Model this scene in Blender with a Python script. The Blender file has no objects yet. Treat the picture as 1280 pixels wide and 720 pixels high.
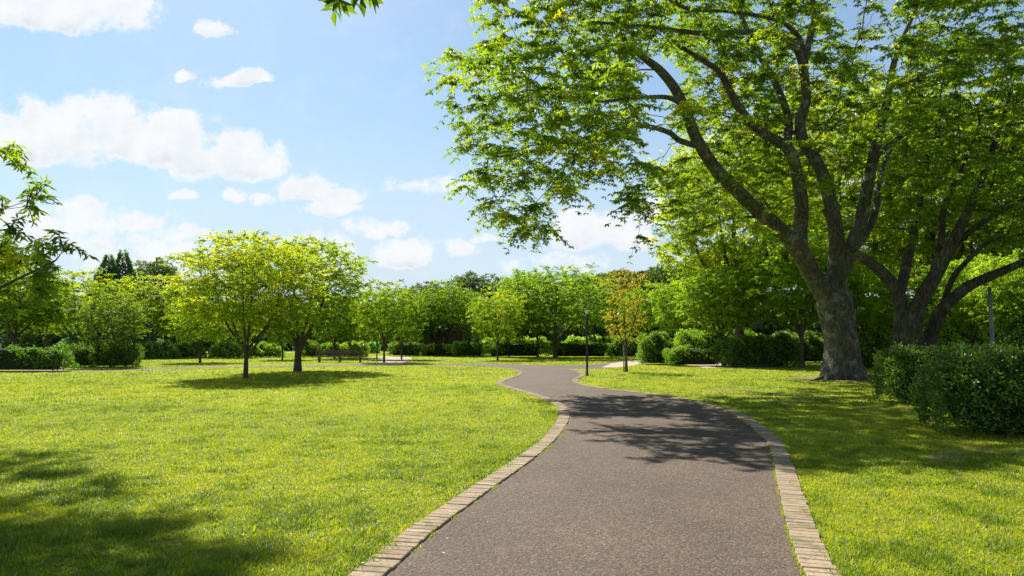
import bpy, math, random
import numpy as np
from mathutils import Vector

# ------------------------------------------------------------ camera, world, sun, exposure
FPX, HORIZ, EYE = 853.3, 425.0, 1.6
scn = bpy.context.scene
PITCH = math.atan((HORIZ - 360.0) / FPX)
cam_d = bpy.data.cameras.new("camera")
cam = bpy.data.objects.new("camera", cam_d)
scn.collection.objects.link(cam)
scn.camera = cam
cam_d.sensor_width = 36.0
cam_d.lens = 36.0 * FPX / 1280.0
cam_d.clip_start, cam_d.clip_end = 0.05, 3000.0
cam.location = (0, 0, EYE)
cam.rotation_euler = (math.radians(90) + PITCH, 0, 0)
scn.view_settings.view_transform = 'Standard'
scn.view_settings.look = 'None'
scn.view_settings.gamma = 1.0
scn.view_settings.exposure = 1.15

SHX, SHY = 0.40, -0.78            # ground shadow offset per metre of height
SUN_EL = math.atan(1.0 / math.hypot(SHX, SHY))
sun_to = Vector((-SHX, -SHY, 1.0)).normalized()
sd = bpy.data.lights.new("sun", 'SUN')
sd.energy = 5.0
sd.angle = math.radians(0.53)
sd.color = (1.0, 0.95, 0.86)
sun = bpy.data.objects.new("sun", sd)
scn.collection.objects.link(sun)
sun.rotation_euler = sun_to.to_track_quat('Z', 'Y').to_euler()


def ray(px, py):
    x, z = (px - 640.0) / FPX, (360.0 - py) / FPX
    c, s = math.cos(PITCH), math.sin(PITCH)
    return np.array([x, c - z * s, s + z * c])


def P(px, py, Y):
    r = ray(px, py)
    return np.array([0, 0, EYE]) + r * (Y / r[1])


def G(px, py, z=0.0):
    r = ray(px, py)
    return np.array([0, 0, EYE]) + r * ((z - EYE) / r[2])


def project(pts):
    d = pts - np.array([0, 0, EYE])
    c, s = math.cos(PITCH), math.sin(PITCH)
    dep = d[:, 1] * c + d[:, 2] * s
    up = -d[:, 1] * s + d[:, 2] * c
    dd = np.maximum(dep, 1e-3)
    return 640 + FPX * d[:, 0] / dd, 360 - FPX * up / dd, dep


# ------------------------------------------------------------ node helpers
class NT:
    def __init__(self, nt):
        self.t = nt

    def n(self, ty, **kw):
        nd = self.t.nodes.new(ty)
        ins = kw.pop('ins', {})
        for k, v in kw.items():
            setattr(nd, k, v)
        for k, v in ins.items():
            self.put(nd.inputs[k], v)
        return nd

    def put(self, sock, v):
        if isinstance(v, bpy.types.NodeSocket):
            self.t.links.new(v, sock)
        elif isinstance(v, bpy.types.Node):
            self.t.links.new(v.outputs[0], sock)
        else:
            sock.default_value = v

    def m(self, op, a, b=None, c=None, clamp=False):
        nd = self.t.nodes.new('ShaderNodeMath')
        nd.operation = op
        nd.use_clamp = clamp
        self.put(nd.inputs[0], a)
        if b is not None:
            self.put(nd.inputs[1], b)
        if c is not None:
            self.put(nd.inputs[2], c)
        return nd.outputs[0]

    def mix(self, f, a, b, blend='MIX'):
        nd = self.t.nodes.new('ShaderNodeMix')
        nd.data_type = 'RGBA'
        nd.blend_type = blend
        self.put(nd.inputs[0], f)
        self.put(nd.inputs[6], a)
        self.put(nd.inputs[7], b)
        return nd.outputs[2]

    def ramp(self, f, stops, interp='LINEAR'):
        nd = self.t.nodes.new('ShaderNodeValToRGB')
        nd.color_ramp.interpolation = interp
        els = nd.color_ramp.elements
        while len(els) < len(stops):
            els.new(0.5)
        for e, (p, c) in zip(els, stops):
            e.position = p
            e.color = (c[0], c[1], c[2], 1) if not isinstance(c, (int, float)) else (c, c, c, 1)
        self.put(nd.inputs[0], f)
        return nd.outputs[0]

    def smooth(self, v, lo, hi):
        nd = self.t.nodes.new('ShaderNodeMapRange')
        nd.interpolation_type = 'SMOOTHSTEP'
        self.put(nd.inputs[0], v)
        nd.inputs[1].default_value = lo
        nd.inputs[2].default_value = hi
        nd.inputs[3].default_value = 0
        nd.inputs[4].default_value = 1
        return nd.outputs[0]

    def noise(self, vec, scale, detail=4, rough=0.55, dist=0.0, out=0):
        nd = self.t.nodes.new('ShaderNodeTexNoise')
        self.put(nd.inputs['Vector'], vec)
        nd.inputs['Scale'].default_value = scale
        nd.inputs['Detail'].default_value = detail
        nd.inputs['Roughness'].default_value = rough
        nd.inputs['Distortion'].default_value = dist
        return nd.outputs[out]


# ------------------------------------------------------------ world: sky and clouds by direction
world = bpy.data.worlds.new("World")
scn.world = world
world.use_nodes = True
world.node_tree.nodes.clear()
W = NT(world.node_tree)
sky = W.n('ShaderNodeTexSky')
sky.sky_type = 'NISHITA'
sky.sun_disc = False
sky.sun_elevation = SUN_EL
sky.sun_rotation = math.atan2(sun_to.x, sun_to.y)
sky.air_density = 1.0
sky.dust_density = 0.6
sky.ozone_density = 1.6
tc = W.n('ShaderNodeTexCoord')
sep = W.n('ShaderNodeSeparateXYZ', ins={0: tc.outputs['Generated']})
yy = W.m('MAXIMUM', W.m('ABSOLUTE', sep.outputs[1]), 0.05)
U = W.m('DIVIDE', sep.outputs[0], yy)
V = W.m('DIVIDE', sep.outputs[2], yy)
uv = W.n('ShaderNodeCombineXYZ', ins={0: U, 1: V, 2: 0.0})
wn = W.noise(uv.outputs[0], 9.0, 5, 0.6, 0.0, out=1)
wsep = W.n('ShaderNodeSeparateXYZ', ins={0: wn})
U2 = W.m('ADD', U, W.m('MULTIPLY', W.m('SUBTRACT', wsep.outputs[0], 0.5), 0.12))
V2 = W.m('ADD', V, W.m('MULTIPLY', W.m('SUBTRACT', wsep.outputs[1], 0.5), 0.06))


def uvof(px, py):
    r = ray(px, py)
    return r[0] / r[1], r[2] / r[1]


CLOUDS = [  # px, py, rx, ry, strength
    (90, 5, 110, 42, 1.15), (10, -5, 60, 45, 1.0), (262, 30, 22, 16, .85), (305, 96, 38, 13, .9), (240, 88, 18, 9, .55),
    (60, 165, 95, 48, 1.1), (185, 168, 105, 40, 1.15), (285, 195, 70, 34, 1.15), (120, 130, 60, 26, .95), (205, 150, 45, 24, 1.05),
    (385, 232, 42, 22, 1.1), (425, 245, 36, 14, 1.0), (418, 263, 42, 13, .95), (232, 245, 24, 9, .75), (285, 243, 24, 9, .8),
    (328, 246, 22, 10, .8), (90, 285, 110, 36, .85), (180, 275, 40, 16, .8), (230, 292, 34, 12, .8), (200, 322, 100, 22, .8),
    (475, 289, 34, 14, .85), (500, 318, 44, 18, .95), (380, 312, 70, 24, .8), (570, 312, 34, 12, .65), (613, 298, 26, 7, .55),
    (750, 285, 70, 34, 1.05), (810, 262, 46, 22, 1.0), (540, 228, 95, 13, .5), (690, 330, 70, 14, .55), (1150, 250, 150, 50, .8),
    (960, 180, 90, 30, .5), (-140, 120, 120, 60, 1.0), (1400, 150, 120, 60, 1.0)]
field = None
botsum = None
totsum = None
for (cx, cy, rx, ry, st) in CLOUDS:
    u0, v0 = uvof(cx, cy)
    du = W.m('DIVIDE', W.m('SUBTRACT', U2, u0), rx * 1.25 / FPX)
    dv = W.m('SUBTRACT', V2, v0 - ry * 0.25 / FPX)
    up = W.m('DIVIDE', W.m('MAXIMUM', dv, 0.0), ry * 1.45 / FPX)
    dn = W.m('DIVIDE', W.m('MINIMUM', dv, 0.0), ry * 0.85 / FPX)
    r2 = W.m('ADD', W.m('MULTIPLY', du, du), W.m('ADD', W.m('MULTIPLY', up, up), W.m('MULTIPLY', dn, dn)))
    g = W.m('MULTIPLY', W.m('MAXIMUM', W.m('SUBTRACT', 1.0, r2), 0.0), st)
    bt = W.m('MULTIPLY', g, W.m('SUBTRACT', 0.42, W.m('MULTIPLY', dv, 0.62 * FPX / ry), clamp=True))
    botsum = bt if botsum is None else W.m('ADD', botsum, bt)
    totsum = g if totsum is None else W.m('ADD', totsum, g)
    field = g if field is None else W.m('SMOOTH_MAX', field, g, 0.08)
fb = W.noise(uv.outputs[0], 17.0, 10, 0.62)
uvs = W.n('ShaderNodeVectorMath', operation='ADD', ins={0: uv.outputs[0], 1: (-.012, .03, 0)})
fbs = W.noise(uvs.outputs[0], 13.0, 6, 0.6)
fbl = W.noise(uv.outputs[0], 13.0, 6, 0.6)
fb2 = W.noise(uv.outputs[0], 5.0, 4, 0.5)
dens = W.m('ADD', field, W.m('MULTIPLY', W.m('SUBTRACT', fb, 0.53), W.m('MULTIPLY', 3.3, W.m('MINIMUM', W.m('MULTIPLY', field, 3.0), 1.0))))
cmask = W.smooth(dens, 0.0, 0.66)
# thin high veil, denser to the horizon
veil = W.m('MULTIPLY', W.smooth(W.m('SUBTRACT', 0.42, V), 0.0, 0.42), 0.74)
veil = W.m('ADD', veil, W.m('MULTIPLY', W.smooth(fb2, 0.45, 0.75), 0.12))
lit = W.smooth(W.m('SUBTRACT', fbl, fbs), -0.16, 0.16)
bottom = W.smooth(W.m('DIVIDE', botsum, W.m('ADD', totsum, 0.01)), 0.40, 0.95)
shade = W.m('MULTIPLY', W.m('ADD', W.m('MULTIPLY', W.m('SUBTRACT', 1.0, lit), .32), W.m('MULTIPLY', bottom, W.m('ADD', .30, W.m('MULTIPLY', W.m('SUBTRACT', 1.0, lit), .55)))), W.smooth(dens, 0.25, 0.9), clamp=True)
ccol = W.mix(shade, (5.12, 5.22, 5.32, 1), (3.6, 3.95, 4.4, 1))
skyc = W.mix(1.0, sky.outputs[0], (.61, .72, .74, 1), 'MULTIPLY')
base = W.mix(W.m('ADD', veil, 0.16), skyc, (3.6, 4.1, 4.7, 1))
full = W.mix(W.m('MULTIPLY', cmask, 0.97), base, ccol)
bg = W.n('ShaderNodeBackground', ins={0: full, 1: 0.085})
wo = W.n('ShaderNodeOutputWorld', ins={0: bg.outputs[0]})


# ------------------------------------------------------------ object helpers
def link(o, parent=None):
    scn.collection.objects.link(o)
    if parent is not None:
        o.parent = parent
    return o


def tag(o, label=None, cat=None, group=None, kind=None):
    if label: o['label'] = label
    if cat: o['category'] = cat
    if group: o['group'] = group
    if kind: o['kind'] = kind
    return o


def empty(name, loc, rz=0.0, sc=1.0):
    o = bpy.data.objects.new(name, None)
    o.location = loc
    o.rotation_euler = (0, 0, rz)
    o.scale = (sc, sc, sc) if not hasattr(sc, '__len__') else sc
    o.empty_display_size = 0.3
    return link(o)


def copy_tree(o, parent=None):
    c = o.copy()
    scn.collection.objects.link(c)
    c.parent = parent
    for ch in [x for x in scn.collection.objects if x.parent == o]:
        copy_tree(ch, c)
    return c


def np_mesh(name, verts, faces, mats, parent=None, attrs=None, smooth=False, mat_idx=None):
    """faces: (n,k) int array or list of such arrays."""
    me = bpy.data.meshes.new(name)
    fl = faces if isinstance(faces, list) else [faces]
    fl = [np.asarray(f, dtype=np.int32) for f in fl if len(f)]
    me.vertices.add(len(verts))
    me.vertices.foreach_set('co', np.asarray(verts, dtype=np.float32).ravel())
    tot = sum(f.size for f in fl)
    npoly = sum(len(f) for f in fl)
    me.loops.add(tot)
    me.loops.foreach_set('vertex_index', np.concatenate([f.ravel() for f in fl]))
    me.polygons.add(npoly)
    sizes = np.concatenate([np.full(len(f), f.shape[1], dtype=np.int32) for f in fl])
    starts = np.concatenate([[0], np.cumsum(sizes)[:-1]]).astype(np.int32)
    me.polygons.foreach_set('loop_start', starts)
    if smooth:
        me.polygons.foreach_set('use_smooth', np.ones(npoly, dtype=bool))
    else:
        me.polygons.foreach_set('use_smooth', np.zeros(npoly, dtype=bool))
    if mat_idx is not None:
        me.polygons.foreach_set('material_index', np.asarray(mat_idx, dtype=np.int32))
    for m in (mats if isinstance(mats, (list, tuple)) else [mats]):
        me.materials.append(m)
    me.update(calc_edges=True)
    if attrs:
        for k, v in attrs.items():
            a = me.attributes.new(k, 'FLOAT', 'POINT')
            a.data.foreach_set('value', np.asarray(v, dtype=np.float32))
    o = bpy.data.objects.new(name, me)
    return link(o, parent)


def vnoise(x, y, scale, seed=0):
    """smooth value noise in 0..1"""
    rs = np.random.RandomState(seed)
    tab = rs.rand(256, 256)
    x = x * scale + 1000.0; y = y * scale + 1000.0
    xi = np.floor(x).astype(int); yi = np.floor(y).astype(int)
    fx = x - xi; fy = y - yi
    fx = fx * fx * (3 - 2 * fx); fy = fy * fy * (3 - 2 * fy)
    a = tab[xi % 256, yi % 256]; b = tab[(xi + 1) % 256, yi % 256]
    c = tab[xi % 256, (yi + 1) % 256]; d = tab[(xi + 1) % 256, (yi + 1) % 256]
    return (a * (1 - fx) + b * fx) * (1 - fy) + (c * (1 - fx) + d * fx) * fy


def fbm(x, y, scale, seed=0, oct=3):
    s = 0; w = 0
    for k in range(oct):
        s = s + vnoise(x, y, scale * 2 ** k, seed + k) * 0.5 ** k
        w += 0.5 ** k
    return s / w


def inpoly(x, y, poly):
    poly = np.asarray(poly)
    inside = np.zeros(len(x), dtype=bool)
    n = len(poly)
    j = n - 1
    for i in range(n):
        xi, yi = poly[i]; xj, yj = poly[j]
        cond = ((yi > y) != (yj > y))
        t = (xj - xi) * (y - yi) / ((yj - yi) if yj != yi else 1e-9) + xi
        inside ^= cond & (x < t)
        j = i
    return inside


def norm(v):
    return v / np.maximum(np.linalg.norm(v, axis=-1, keepdims=True), 1e-9)


# ------------------------------------------------------------ materials
def new_mat(name):
    m = bpy.data.materials.new(name)
    m.use_nodes = True
    m.node_tree.nodes.clear()
    return m, NT(m.node_tree)


def finish(T, shader, disp=None):
    o = T.n('ShaderNodeOutputMaterial', ins={0: shader})
    return o


def mat_leaf(name, stops, trans=0.45, tcol=(1.5, 1.45, 0.6), rough=0.45, spec=0.35, usecol=True):
    m, T = new_mat(name)
    at = T.n('ShaderNodeAttribute', attribute_name='tint')
    col = T.ramp(at.outputs['Fac'], stops)
    if usecol:
        oi = T.n('ShaderNodeObjectInfo')
        col = T.mix(1.0, col, oi.outputs['Color'], 'MULTIPLY')
    pr = T.n('ShaderNodeBsdfPrincipled', ins={'Base Color': col, 'Roughness': rough, 'Specular IOR Level': spec})
    tr = T.n('ShaderNodeBsdfTranslucent', ins={0: T.mix(1.0, col, (tcol[0], tcol[1], tcol[2], 1), 'MULTIPLY')})
    mx = T.n('ShaderNodeMixShader', ins={0: trans, 1: pr.outputs[0], 2: tr.outputs[0]})
    finish(T, mx.outputs[0])
    return m


LEAF = mat_leaf("leaf_green", [(0.0, (.050, .095, .012)), (.35, (.100, .180, .014)), (.7, (.185, .275, .016)), (1.0, (.36, .38, .022))], .60, tcol=(1.95, 1.8, .5))
LEAF_DARK = mat_leaf("leaf_dark", [(0.0, (.042, .072, .010)), (.5, (.088, .140, .013)), (.85, (.15, .21, .016)), (1.0, (.25, .29, .02))], .54, tcol=(1.8, 1.7, .5))
LEAF_HEDGE = mat_leaf("leaf_hedge", [(0.0, (.030, .070, .012)), (.5, (.065, .135, .017)), (.85, (.12, .21, .02)), (1.0, (.20, .28, .03))], .35, rough=.38, spec=.5)
LEAF_BROWN = mat_leaf("leaf_bronze", [(0.0, (.19, .20, .02)), (.5, (.32, .30, .025)), (1.0, (.48, .38, .05))], .55)
LEAF_CONIFER = mat_leaf("needle_green", [(0.0, (.09, .17, .11)), (1.0, (.15, .27, .16))], .45)
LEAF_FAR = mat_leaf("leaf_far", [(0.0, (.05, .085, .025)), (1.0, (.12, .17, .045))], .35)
GRASSM = mat_leaf("grass_blade", [(0.0, (.11, .18, .012)), (.4, (.252, .325, .012)), (.75, (.385, .425, .014)), (.90, (.42, .38, .04)), (1.0, (.52, .40, .17))], .48,
                  tcol=(1.4, 1.35, .5), rough=.5, spec=.3, usecol=False)


def mat_bark(name, dark, light, lichen, lich_amt=.5, scale=1.0):
    m, T = new_mat(name)
    tc = T.n('ShaderNodeTexCoord')
    mp = T.n('ShaderNodeMapping', ins={0: tc.outputs['Object']})
    mp.inputs['Scale'].default_value = (1, 1, .28)
    n1 = T.noise(mp.outputs[0], 9 * scale, 8, .65, .6)
    n2 = T.noise(tc.outputs['Object'], 2.2 * scale, 6, .65, .4)
    n3 = T.noise(tc.outputs['Object'], 26 * scale, 6, .7)
    vo = T.n('ShaderNodeTexVoronoi', feature='DISTANCE_TO_EDGE', ins={'Vector': mp.outputs[0], 'Scale': 13 * scale})
    crack = T.smooth(vo.outputs['Distance'], 0.0, 0.12)
    c = T.mix(T.smooth(n1, .3, .7), (*dark, 1), (*light, 1))
    c = T.mix(T.m('MULTIPLY', T.m('SUBTRACT', 1.0, crack), .45), c, (dark[0] * .5, dark[1] * .5, dark[2] * .5, 1))
    lm = T.m('MULTIPLY', T.smooth(n2, .50, .66), T.smooth(n3, .35, .6))
    c = T.mix(T.m('MULTIPLY', lm, lich_amt), c, (*lichen, 1))
    gm = T.smooth(T.noise(tc.outputs['Object'], 1.1 * scale, 4, .6), .52, .7)
    c = T.mix(T.m('MULTIPLY', gm, .45), c, (.07, .085, .03, 1))
    h = T.m('ADD', T.m('MULTIPLY', n1, .8), T.m('ADD', T.m('MULTIPLY', crack, .35), T.m('MULTIPLY', n3, .3)))
    bp = T.n('ShaderNodeBump', ins={'Strength': .9, 'Distance': .045 / scale ** .5, 'Height': h})
    pr = T.n('ShaderNodeBsdfPrincipled', ins={'Base Color': c, 'Roughness': .9, 'Specular IOR Level': .15, 'Normal': bp.outputs[0]})
    finish(T, pr.outputs[0])
    return m


BARK = mat_bark("bark_grey", (.050, .045, .034), (.15, .138, .115), (.34, .35, .31), .85)
BARK_SHADED = mat_bark("bark_shaded", (.035, .030, .023), (.10, .088, .07), (.22, .22, .18), .6)  # darker bark copy, the second tree's shade put into its colour
BARK_THIN = mat_bark("bark_brown", (.06, .048, .035), (.15, .125, .095), (.26, .25, .2), .4, 2.0)


def mat_ground():
    m, T = new_mat("lawn_ground")
    tc = T.n('ShaderNodeTexCoord')
    p = tc.outputs['Object']
    n1 = T.noise(p, .35, 5, .6)
    n2 = T.noise(p, 3.0, 6, .65)
    n3 = T.noise(p, 40.0, 4, .7)
    c = T.mix(T.smooth(n1, .35, .65), (.17, .22, .014, 1), (.25, .29, .018, 1))
    c = T.mix(T.m('MULTIPLY', T.smooth(n2, .42, .7), .7), c, (.20, .25, .016, 1))
    c = T.mix(T.m('MULTIPLY', T.smooth(n3, .5, .7), .5), c, (.17, .17, .03, 1))
    n4 = T.noise(p, .9, 5, .7)
    c = T.mix(T.m('MULTIPLY', T.smooth(n4, .60, .72), .6), c, (.22, .17, .09, 1))
    bp = T.n('ShaderNodeBump', ins={'Strength': 1.0, 'Distance': .05, 'Height': T.m('ADD', n3, n2)})
    pr = T.n('ShaderNodeBsdfPrincipled', ins={'Base Color': c, 'Roughness': .95, 'Specular IOR Level': .1, 'Normal': bp.outputs[0]})
    finish(T, pr.outputs[0])
    return m


def mat_asphalt():
    m, T = new_mat("worn_asphalt")
    tc = T.n('ShaderNodeTexCoord')
    p = tc.outputs['Object']
    v1 = T.n('ShaderNodeTexVoronoi', ins={'Vector': p, 'Scale': 62.0})
    v2 = T.n('ShaderNodeTexVoronoi', ins={'Vector': p, 'Scale': 210.0})
    s1 = T.n('ShaderNodeSeparateColor', ins={0: v1.outputs['Color']})
    s2 = T.n('ShaderNodeSeparateColor', ins={0: v2.outputs['Color']})
    big = T.noise(p, .5, 5, .6)
    mid = T.noise(p, 5.0, 6, .7)
    c = T.ramp(s1.outputs[0], [(0.0, (.045, .035, .030)), (.45, (.115, .093, .078)), (.80, (.21, .172, .142)), (1.0, (.36, .305, .25))])
    c2 = T.ramp(s2.outputs[0], [(0.0, (.06, .045, .038)), (.6, (.15, .125, .105)), (1.0, (.34, .29, .25))])
    c = T.mix(.38, c, c2)
    c = T.mix(T.m('MULTIPLY', T.smooth(mid, .35, .7), .2), c, (.175, .14, .115, 1))
    c = T.mix(1.0, c, T.ramp(big, [(.3, (.42, .365, .295)), (.7, (.63, .55, .45))]), 'MULTIPLY')
    w1 = T.noise(p, 1.7, 7, .72, .6)
    c = T.mix(T.m('MULTIPLY', T.smooth(w1, .50, .66), .34), c, (.065, .052, .045, 1))
    w2 = T.noise(p, 2.9, 7, .72, .3)
    c = T.mix(T.m('MULTIPLY', T.smooth(w2, .56, .70), .30), c, (.17, .13, .095, 1))
    # pale bits of grit and dry needles
    mp = T.n('ShaderNodeMapping', ins={0: p})
    mp.inputs['Scale'].default_value = (1, 2.4, 1)
    mp.inputs['Rotation'].default_value = (0, 0, .6)
    v3 = T.n('ShaderNodeTexVoronoi', ins={'Vector': mp.outputs[0], 'Scale': 33.0, 'Randomness': 1.0})
    speck = T.m('SUBTRACT', 1.0, T.smooth(v3.outputs['Distance'], .07, .15))
    s3 = T.n('ShaderNodeSeparateColor', ins={0: v3.outputs['Color']})
    speck = T.m('MULTIPLY', speck, T.m('GREATER_THAN', s3.outputs[1], .45))
    c = T.mix(T.m('MULTIPLY', speck, .55), c, (.42, .33, .24, 1))
    h = T.m('ADD', T.m('MULTIPLY', v1.outputs['Distance'], -.8), T.m('ADD', T.m('MULTIPLY', v2.outputs['Distance'], -.3), T.m('MULTIPLY', mid, .8)))
    bp = T.n('ShaderNodeBump', ins={'Strength': .9, 'Distance': .008, 'Height': h})
    pr = T.n('ShaderNodeBsdfPrincipled', ins={'Base Color': c, 'Roughness': .85, 'Specular IOR Level': .25, 'Normal': bp.outputs[0]})
    finish(T, pr.outputs[0])
    return m


def mat_brick():
    m, T = new_mat("kerb_brick")
    at = T.n('ShaderNodeAttribute', attribute_name='tint')
    tc = T.n('ShaderNodeTexCoord')
    p = tc.outputs['Object']
    c = T.ramp(at.outputs['Fac'], [(0.0, (.20, .150, .098)), (.5, (.27, .205, .135)), (1.0, (.33, .26, .17))])
    n = T.noise(p, 30, 6, .7)
    n2 = T.noise(p, 4, 5, .7)
    c = T.mix(T.m('MULTIPLY', T.smooth(n, .42, .7), .6), c, (.13, .09, .06, 1))
    c = T.mix(T.m('MULTIPLY', T.smooth(n2, .48, .68), .55), c, (.12, .095, .055, 1))
    n5 = T.noise(p, 2.3, 6, .75)
    c = T.mix(T.m('MULTIPLY', T.smooth(n5, .52, .64), .6), c, (.095, .10, .035, 1))
    bp = T.n('ShaderNodeBump', ins={'Strength': .7, 'Distance': .006, 'Height': n})
    pr = T.n('ShaderNodeBsdfPrincipled', ins={'Base Color': c, 'Roughness': .9, 'Specular IOR Level': .2, 'Normal': bp.outputs[0]})
    finish(T, pr.outputs[0])
    return m


def mat_plain(name, col, rough=.6, metal=0.0, var=.25, scale=12.0, bump=.003, stretch=None, spec=.4):
    m, T = new_mat(name)
    tc = T.n('ShaderNodeTexCoord')
    p = tc.outputs['Object']
    if stretch:
        mp = T.n('ShaderNodeMapping', ins={0: p})
        mp.inputs['Scale'].default_value = stretch
        p = mp.outputs[0]
    n = T.noise(p, scale, 6, .65)
    c = T.mix(T.smooth(n, .3, .7), (col[0] * (1 - var), col[1] * (1 - var), col[2] * (1 - var), 1),
              (min(1, col[0] * (1 + var)), min(1, col[1] * (1 + var)), min(1, col[2] * (1 + var)), 1))
    bp = T.n('ShaderNodeBump', ins={'Strength': .5, 'Distance': bump, 'Height': n})
    pr = T.n('ShaderNodeBsdfPrincipled', ins={'Base Color': c, 'Roughness': rough, 'Metallic': metal, 'Specular IOR Level': spec, 'Normal': bp.outputs[0]})
    finish(T, pr.outputs[0])
    return m


GROUND, ASPH, BRICK = mat_ground(), mat_asphalt(), mat_brick()
SANDY = mat_plain("pale_gravel", (.34, .27, .20), .95, var=.25, scale=25, bump=.01, spec=.1)
SOIL = mat_plain("bare_soil", (.17, .125, .08), .95, var=.35, scale=14, bump=.02, spec=.1)
IRON = mat_plain("black_iron", (.02, .02, .022), .45, .3, .2, 30, .001)
STEEL = mat_plain("grey_steel", (.13, .135, .13), .5, .6, .15, 20, .001)
GLASSY = mat_plain("frosted_lens", (.65, .66, .64), .3, 0, .05, 20, .0005)
WOOD = mat_plain("weathered_wood", (.13, .085, .055), .8, 0, .35, 10, .004, (1, 12, 12))
WALLM = mat_plain("brown_boards", (.11, .075, .07), .85, 0, .3, 4, .01, (8, 8, 1))
ROOFM = mat_plain("dark_roof", (.06, .055, .055), .8, 0, .3, 6, .01)
INNERM = mat_plain("dark_inner_body", (.03, .045, .014), .95, 0, .4, 8, .03, spec=.05)  # dark solid core added inside the bushes behind the leaf layer

# ------------------------------------------------------------ terrain and paths
def crom(pts, n=10):
    """Catmull-Rom through points"""
    p = np.asarray(pts, float)
    e = np.vstack([2 * p[0] - p[1], p, 2 * p[-1] - p[-2]])
    out = []
    for i in range(1, len(e) - 2):
        for t in np.linspace(0, 1, n, endpoint=False):
            a, b, c, d = e[i - 1], e[i], e[i + 1], e[i + 2]
            out.append(.5 * (2 * b + (c - a) * t + (2 * a - 5 * b + 4 * c - d) * t * t + (-a + 3 * b - 3 * c + d) * t ** 3))
    out.append(p[-1])
    return np.array(out)


def gxy(l):
    return [G(x, y)[:2] for x, y in l]


L_IN = [(482, 720), (548, 662), (611, 615), (665, 576), (692, 553), (708, 532), (712, 519), (706, 508), (688, 499), (665, 491.5), (640, 484.5), (627, 479.5), (636, 474.5), (651, 469), (652, 464), (636, 460.5)]
R_IN = [(1007, 720), (996, 697), (984, 658), (974, 615), (966, 574), (957, 551), (933, 529.5), (910, 516), (879, 506), (840, 497.6), (800, 492), (758, 487), (731, 482.5), (717, 478), (717, 473.5), (725, 469.5), (722, 465), (708, 461.3)]
li = gxy(L_IN); ri = gxy(R_IN)
# continue both edges behind the camera
_e = li[0] - li[1]
li = [li[0] + _e * 9, li[0] + _e * 3, li[0] + _e] + li
_e = ri[0] - ri[1]
ri = [ri[0] + _e * 22, ri[0] + _e * 9, ri[0] + _e * 3.5, ri[0] + _e * 1.3] + ri
LI = crom(li, 14); RI = crom(ri, 14)

# ground sheet
def grid_sheet(name, x0, x1, y0, y1, z, mat, kind='structure'):
    o = np_mesh(name, [(x0, y0, z), (x1, y0, z), (x1, y1, z), (x0, y1, z)], np.array([[0, 1, 2, 3]]), mat)
    tag(o, kind=kind)
    return o


grid_sheet('lawn_ground', -1500, 1500, -60, 2600, 0, GROUND)

# far cross path: upper and lower edges in pixels
CP_LO = [(-260, 474), (0, 466.5), (150, 463), (300, 459.5), (450, 457.6), (576, 457.2), (636, 460.5)]
CP_UP = [(-260, 470), (0, 463.5), (150, 460.5), (300, 457.6), (450, 455.4), (576, 454.8), (640, 455.5), (700, 456.8)]
BR_UP = [(700, 456.8), (740, 455.6), (765, 452.8), (790, 450.6), (840, 449.8)]
BR_LO = [(708, 461.3), (745, 461.3), (775, 458.8), (800, 454.6), (840, 452.4)]


def zip_mesh(name, A, B, z, mat, n=140):
    """sheet between two polylines resampled to the same count"""
    def rs(p):
        p = np.asarray(p); s = np.concatenate([[0], np.cumsum(np.linalg.norm(np.diff(p, axis=0), axis=1))])
        t = np.linspace(0, s[-1], n)
        return np.stack([np.interp(t, s, p[:, k]) for k in (0, 1)], 1)
    a, b = rs(A), rs(B)
    v = [(x, y, z) for x, y in a] + [(x, y, z) for x, y in b]
    f = [(i, i + 1, n + i + 1, n + i) for i in range(n - 1)]
    o = np_mesh(name, v, np.array(f), mat)
    return o


def poly_mesh(name, pts, z, mat):
    import bmesh
    bm = bmesh.new()
    vs = [bm.verts.new((p[0], p[1], z)) for p in pts]
    f = bm.faces.new(vs)
    bmesh.ops.triangulate(bm, faces=[f])
    bmesh.ops.recalc_face_normals(bm, faces=bm.faces)
    me = bpy.data.meshes.new(name); bm.to_mesh(me); bm.free()
    for p_ in me.polygons:
        if p_.normal.z < 0: p_.flip()
    me.materials.append(mat)
    return link(bpy.data.objects.new(name, me))


cplo = crom(gxy(CP_LO), 8); cpup = crom(gxy(CP_UP), 8); brup = crom(gxy(BR_UP), 8); brlo = crom(gxy(BR_LO), 8)
PATH_POLY = np.vstack([LI, cplo[::-1][1:], cpup, brup[1:], brlo[::-1], RI[::-1][1:]])
tag(poly_mesh('asphalt_path', PATH_POLY, .004, ASPH), kind='structure')
# pale gravel where the right branch turns off
gr = gxy([(752, 459.5), (764, 454.2), (785, 451.2), (812, 449.6), (860, 449), (960, 457.8), (1010, 459), (1010, 460.3), (960, 460.6), (880, 459.9), (845, 454.6), (815, 453.6), (800, 455.2), (775, 459.4)])
tag(poly_mesh('gravel_path', gr, .008, SANDY), kind='structure')
GRAV_POLY = np.array(gr)
gr2 = gxy([(455, 446.6), (480, 445.6), (510, 446.3), (515, 449), (500, 454.5), (470, 455), (478, 450)])
tag(poly_mesh('gravel_path', crom(gr2 + [gr2[0]], 5)[:-1], .008, SANDY), kind='structure')
GRAV2_POLY = np.array(gr2)


def offset(poly, d):
    t = np.gradient(poly, axis=0)
    t = t / np.linalg.norm(t, axis=1, keepdims=True)
    nrm = np.stack([-t[:, 1], t[:, 0]], 1)
    return poly + nrm * d


KW = 0.23


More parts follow.
